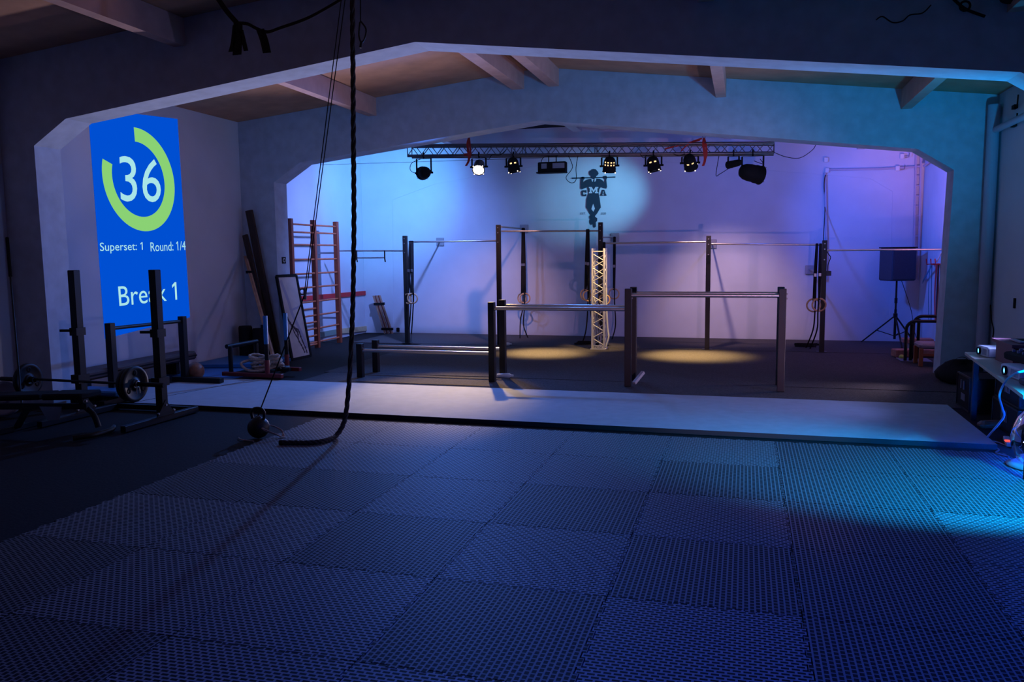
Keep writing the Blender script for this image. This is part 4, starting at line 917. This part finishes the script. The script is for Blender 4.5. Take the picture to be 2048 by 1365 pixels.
# overhead cable clutter on the near beam
mb = MB().tube(smooth_pts([PY(x, y, 8.12) for x, y in ((1752, 40), (1765, 33), (1785, 45), (1805, 42), (1820, 30), (1845, 26), (1862, 10))], 5), .006, 6); single('loose_cable', 'thin loose cable looping on the near beam at upper right', 'cable', mb, 'blackm')
mb = MB().tube(smooth_pts([PY(x, y, 8.10) for x, y in ((1905, -4), (1920, 10), (1935, 20), (1970, 33))], 5), .013, 6).torus(PY(1930, 12, 8.1), (0, 1, 0), .04, .01, 14, 6); single('cable_knot', 'thicker knotted cable at the top right of the near beam', 'cable', mb, 'blackm')
p = PY(2018, 0, 8.0); single('beam_lamp', 'dark lamp housing cut by the top right picture edge', 'lamp', MB().lathe([(0, 0), (.07, 0), (.09, .12), (.06, .2), (0, .2)], p, (.2, .2, .95), 16), 'blackm')

# ------------------------------------------------------------------ equipment table
t = T('equipment_table', 'long narrow table along the right wall carrying projectors and a mixer', 'table', (2.75, 8.8, 0)); ZT = .74
t.part('tabletop', MB().prism([(2.36, 10.0, ZT-.03), (2.10, 7.1, ZT-.03), (3.3, 7.0, ZT-.03), (3.32, 10.0, ZT-.03)], (0, 0, .03)), 'beige')
for x, y in ((2.44, 9.85), (2.22, 7.3), (3.2, 9.85), (3.2, 7.2)): t.part('leg', MB().bb(x-.025, x+.025, y-.025, y+.025, .002, ZT-.03), 'black')
def projector(c, size, rz, label):
    R_ = Matrix.Rotation(rz, 3, 'Z'); th = T('projector', label, 'projector', (c[0], c[1], ZT), 'projectors on the equipment table'); c = Vector(c)
    bd = th.part('body', MB().box(c, size, R_, .012), 'white'); fx = R_ @ Vector((-1, 0, 0)); sy_ = R_ @ Vector((0, 1, 0))
    l = c+fx*(size[0]/2)+sy_*(size[1]*.22); th.part('lens_barrel', MB().lathe([(.04, -.02), (.042, .02), (.034, .022), (.03, .005)], l, fx, 18), 'blackm', bd)
    th.part('lens', MB().disc(l+fx*.008, fx, .030, 16), 'e_blue', bd, 'glowing blue lens')
    mb = MB()
    for k in range(6): mb.box(c+fx*(size[0]/2+.001)-sy_*(size[1]*(.05+.06*k))+Vector((0, 0, 0)), (.003, .008, size[2]*.6), R_)
    th.part('vent_grille', mb, 'grey', bd)
projector((2.60, 9.62, ZT+.056), (.34, .30, .105), .12, 'white projector with glowing lens at the far end of the equipment table')
projector((2.46, 8.05, ZT+.056), (.40, .42, .105), .10, 'white projector with glowing lens under the mixer in the middle of the table')
t = T('mixing_desk', 'black mixing desk tilted on the table with faders and a yellow light', 'mixer', (2.65, 8.25, ZT+.12))
R_ = Matrix.Rotation(.12, 3, 'Z') @ Matrix.Rotation(-.10, 3, 'Y'); c_ = Vector((2.68, 8.3, ZT+.175)); bd = t.part('body', MB().box(c_, (.62, .55, .07), R_, .012), 'blackm'); mb = MB(); rnd = random.Random(9)
for i in range(9):
    for j in range(5): mb.box(c_+R_ @ Vector((-.25+.06*i, -.2+.1*j, .045)), (.022, .02, .02+.01*rnd.random()), R_)
t.part('fader', mb, 'grey', bd); t.part('indicator', MB().box(c_+R_ @ Vector((-.1, -.255, .036)), (.02, .02, .01), R_), 'e_yel', bd); t.part('indicator', MB().box(c_+R_ @ Vector((.15, -.278, .0)), (.02, .006, .01), R_), 'e_blue', bd)
t = T('riser_box', 'maroon wooden riser box carrying the laptop on the table', 'case', (2.95, 9.0, ZT)); bx = (2.48, 3.28, 8.75, 9.35)
t.part('top', MB().bb(2.46, 3.28, 8.72, 9.40, ZT+.19, ZT+.22), 'maroon')
for x in (2.52, 2.90, 3.24): t.part('support', MB().bb(x-.03, x+.03, 8.78, 9.34, ZT+.001, ZT+.19), 'maroon')
t = T('laptop', 'open dark laptop on the maroon riser by the right wall', 'laptop', (2.85, 9.05, ZT+.22)); base = t.part('base', MB().bb(2.56, 2.98, 8.84, 9.14, ZT+.221, ZT+.243, .006), 'grey')
t.part('keyboard', MB().bb(2.60, 2.94, 8.90, 9.10, ZT+.2435, ZT+.2455), 'blackm', base)
for k, (xx, lab) in enumerate(((2.98, 'left dark tablet panel leaning back on the riser'), (3.14, 'right dark tablet panel leaning back on the riser'))):
    a = Vector((xx, 9.0, ZT+.235)); b = a+Vector((.17, .05, .30)); b.x = min(b.x, 3.33)
    th = T('tablet', lab, 'tablet', a, 'tablet panels on the riser'); th.part('screen', MB().bar(a, b, .22, .012, (1, 0, 0), .003), 'blackm'); th.part('edge', MB().bar(a+Vector((-.012, -.11, 0)), b+Vector((-.012, -.11, 0)), .006, .006), 'steel')
t = T('cable_box', 'blue lit cable box near the table front edge', 'device', (2.35, 7.55, ZT)); t.part('body', MB().bb(2.24, 2.52, 7.45, 7.72, ZT+.001, ZT+.05, .01), 'speak')
# below the table
def fcase(x0, x1, y0, y1, z0, z1, label):
    th = T('flight_case', label, 'flight case', ((x0+x1)/2, (y0+y1)/2, z0), 'black flight cases'); th.part('shell', MB().bb(x0, x1, y0, y1, z0, z1, .012), 'blackm'); ed = MB()
    for x in (x0, x1):
        ed.bar((x, y0, z0), (x, y0, z1), .018, .018); ed.bar((x, y1, z0), (x, y1, z1), .018, .018)
    for z in (z0+.01, z1): ed.bar((x0, y0, z), (x1, y0, z), .018, .018); ed.bar((x0, y0, z), (x0, y1, z), .018, .018); ed.bar((x0, y1, z), (x1, y1, z), .018, .018)
    th.part('edging', ed, 'iron'); cy = (y0+y1)/2
    for dy in (-.06, .06): th.part('latch', MB().bb(x0-.018, x0-.004, cy+dy-.015, cy+dy+.015, z1-.16, z1-.06), 'steel')
    mb = MB(); 
    for k in range(4): mb.bb(x0-.006, x0-.002, cy-.08+.045*k, cy-.055+.045*k, z0+.1, z0+.18)
    th.part('mark', mb, 'grey')
fcase(2.50, 2.95, 10.28, 10.85, .004, .40, 'black flight case on the floor beside the end of the pale mat')
fcase(2.62, 3.15, 8.95, 9.75, .30, .70, 'upper black flight case directly under the table top')
fcase(2.60, 3.15, 8.9, 9.75, .004, .29, 'lower black flight case standing under the upper one')
mb = MB().lathe([(0, .0), (.26, .004), (.34, .05), (.36, .12), (.33, .19), (.25, .25), (.14, .29), (0, .30)], (2.98, 12.60, .004), n=22); rnd = random.Random(12)
for v in mb.v:
    a_ = math.atan2(v.y-12.60, v.x-2.98); k_ = 1+.10*math.sin(3*a_+1)+.07*math.sin(7*a_+v.z*20)
    v.x = min(2.98+(v.x-2.98)*k_, 3.18); v.y = 12.60+(v.y-12.60)*k_*.9; v.z = .004+(v.z-.004)*(1+.12*math.sin(2*a_+2)+.05*math.sin(9*a_))
t = T('black_bag', 'black bag slumped at the foot of the right arch leg', 'bag', (2.98, 12.6, .004)); t.part('body', mb, 'blackm')
t.part('strap', MB().strap(smooth_pts([(2.75, 12.4, .25), (2.82, 12.42, .36), (2.95, 12.5, .38), (3.05, 12.55, .29)], 5), .035, (.3, .9, 0)), 'web')
single('brown_shoe', 'brown shoe lying under the table beside the pale mat', 'shoe', MB().box((2.50, 9.45, .045), (.26, .11, .08), Matrix.Rotation(.4, 3, 'Z'), .03), 'leather')
mb = MB().tube(smooth_pts([PY(2060, 740, 6.9), PY(2030, 748, 6.95), FL(2012, 762, ZT+.02), PY(1999, 790, 7.6), PY(2004, 815, 7.7), PY(2008, 832, 7.8), PY(1996, 850, 7.9), FL(1972, 878, .015)], 6), .009, 8)
single('blue_cable', 'pale blue cable drooping from the table to the floor', 'cable', mb, 'cable')
mb = MB().tube(smooth_pts([FL(1975, 884, .012), FL(1992, 884, .012), FL(2012, 892, .012)], 5), .007, 6).tube(smooth_pts([FL(1982, 890, .012), FL(1998, 900, .012), FL(1992, 906, .03), FL(2018, 914, .03)], 5), .007, 6)
single('floor_cables', 'thin pale cables on the floor beside the glass globe', 'cable', mb, 'grey')
p = FL(2012, 892, .0); t = T('power_strip', 'pale power strip with a glowing red switch behind the glass globe', 'power strip', p); t.part('body', MB().bar((p.x, p.y-.1, .03), (p.x+.06, p.y+.22, .03), .055, .04, (0, 0, 1), .006), 'white'); t.part('switch', MB().box((p.x+.0, p.y-.03, .056), (.04, .03, .012)), 'e_red')
# glass globe with fairy lights
c_ = Vector((2.45, 7.75, .255)); R0 = .235
t = T('glass_globe', 'clear glass globe full of blue fairy lights at the right edge', 'glass lamp', (c_.x, c_.y, .02))
prof = [(R0*.55, -.215), (R0*.75, -.18), (R0*.93, -.09), (R0, 0), (R0*.94, .10), (R0*.78, .19), (R0*.5, .27), (R0*.25, .32), (0, .34)]
t.part('globe', MB().lathe(prof, c_, n=32), 'glass')
t.part('base_ring', MB().lathe([(0, 0), (R0*1.05, 0), (R0*1.1, .012), (R0*.9, .03), (0, .03)], (c_.x, c_.y, .0225), n=32), 'grey')
mb = MB(); rnd = random.Random(4); wr = []
for i in range(46):
    a = i*2.4; zz = -.17+.38*(i/46); rr = R0*.78*math.sqrt(max(0, 1-(zz/.33)**2))*rnd.uniform(.6, 1)*.9; p = c_+Vector((math.cos(a)*rr, math.sin(a)*rr, zz)); wr.append(p); t.part('fairy_light', MB().ball(p, .0055, 5), 'e_fairy')
t.part('wire', MB().tube(wr, .002, 4), 'steel')
point('light_globe', c_+Vector((0, 0, -.05)), (0, .10, 1), 600, .08)
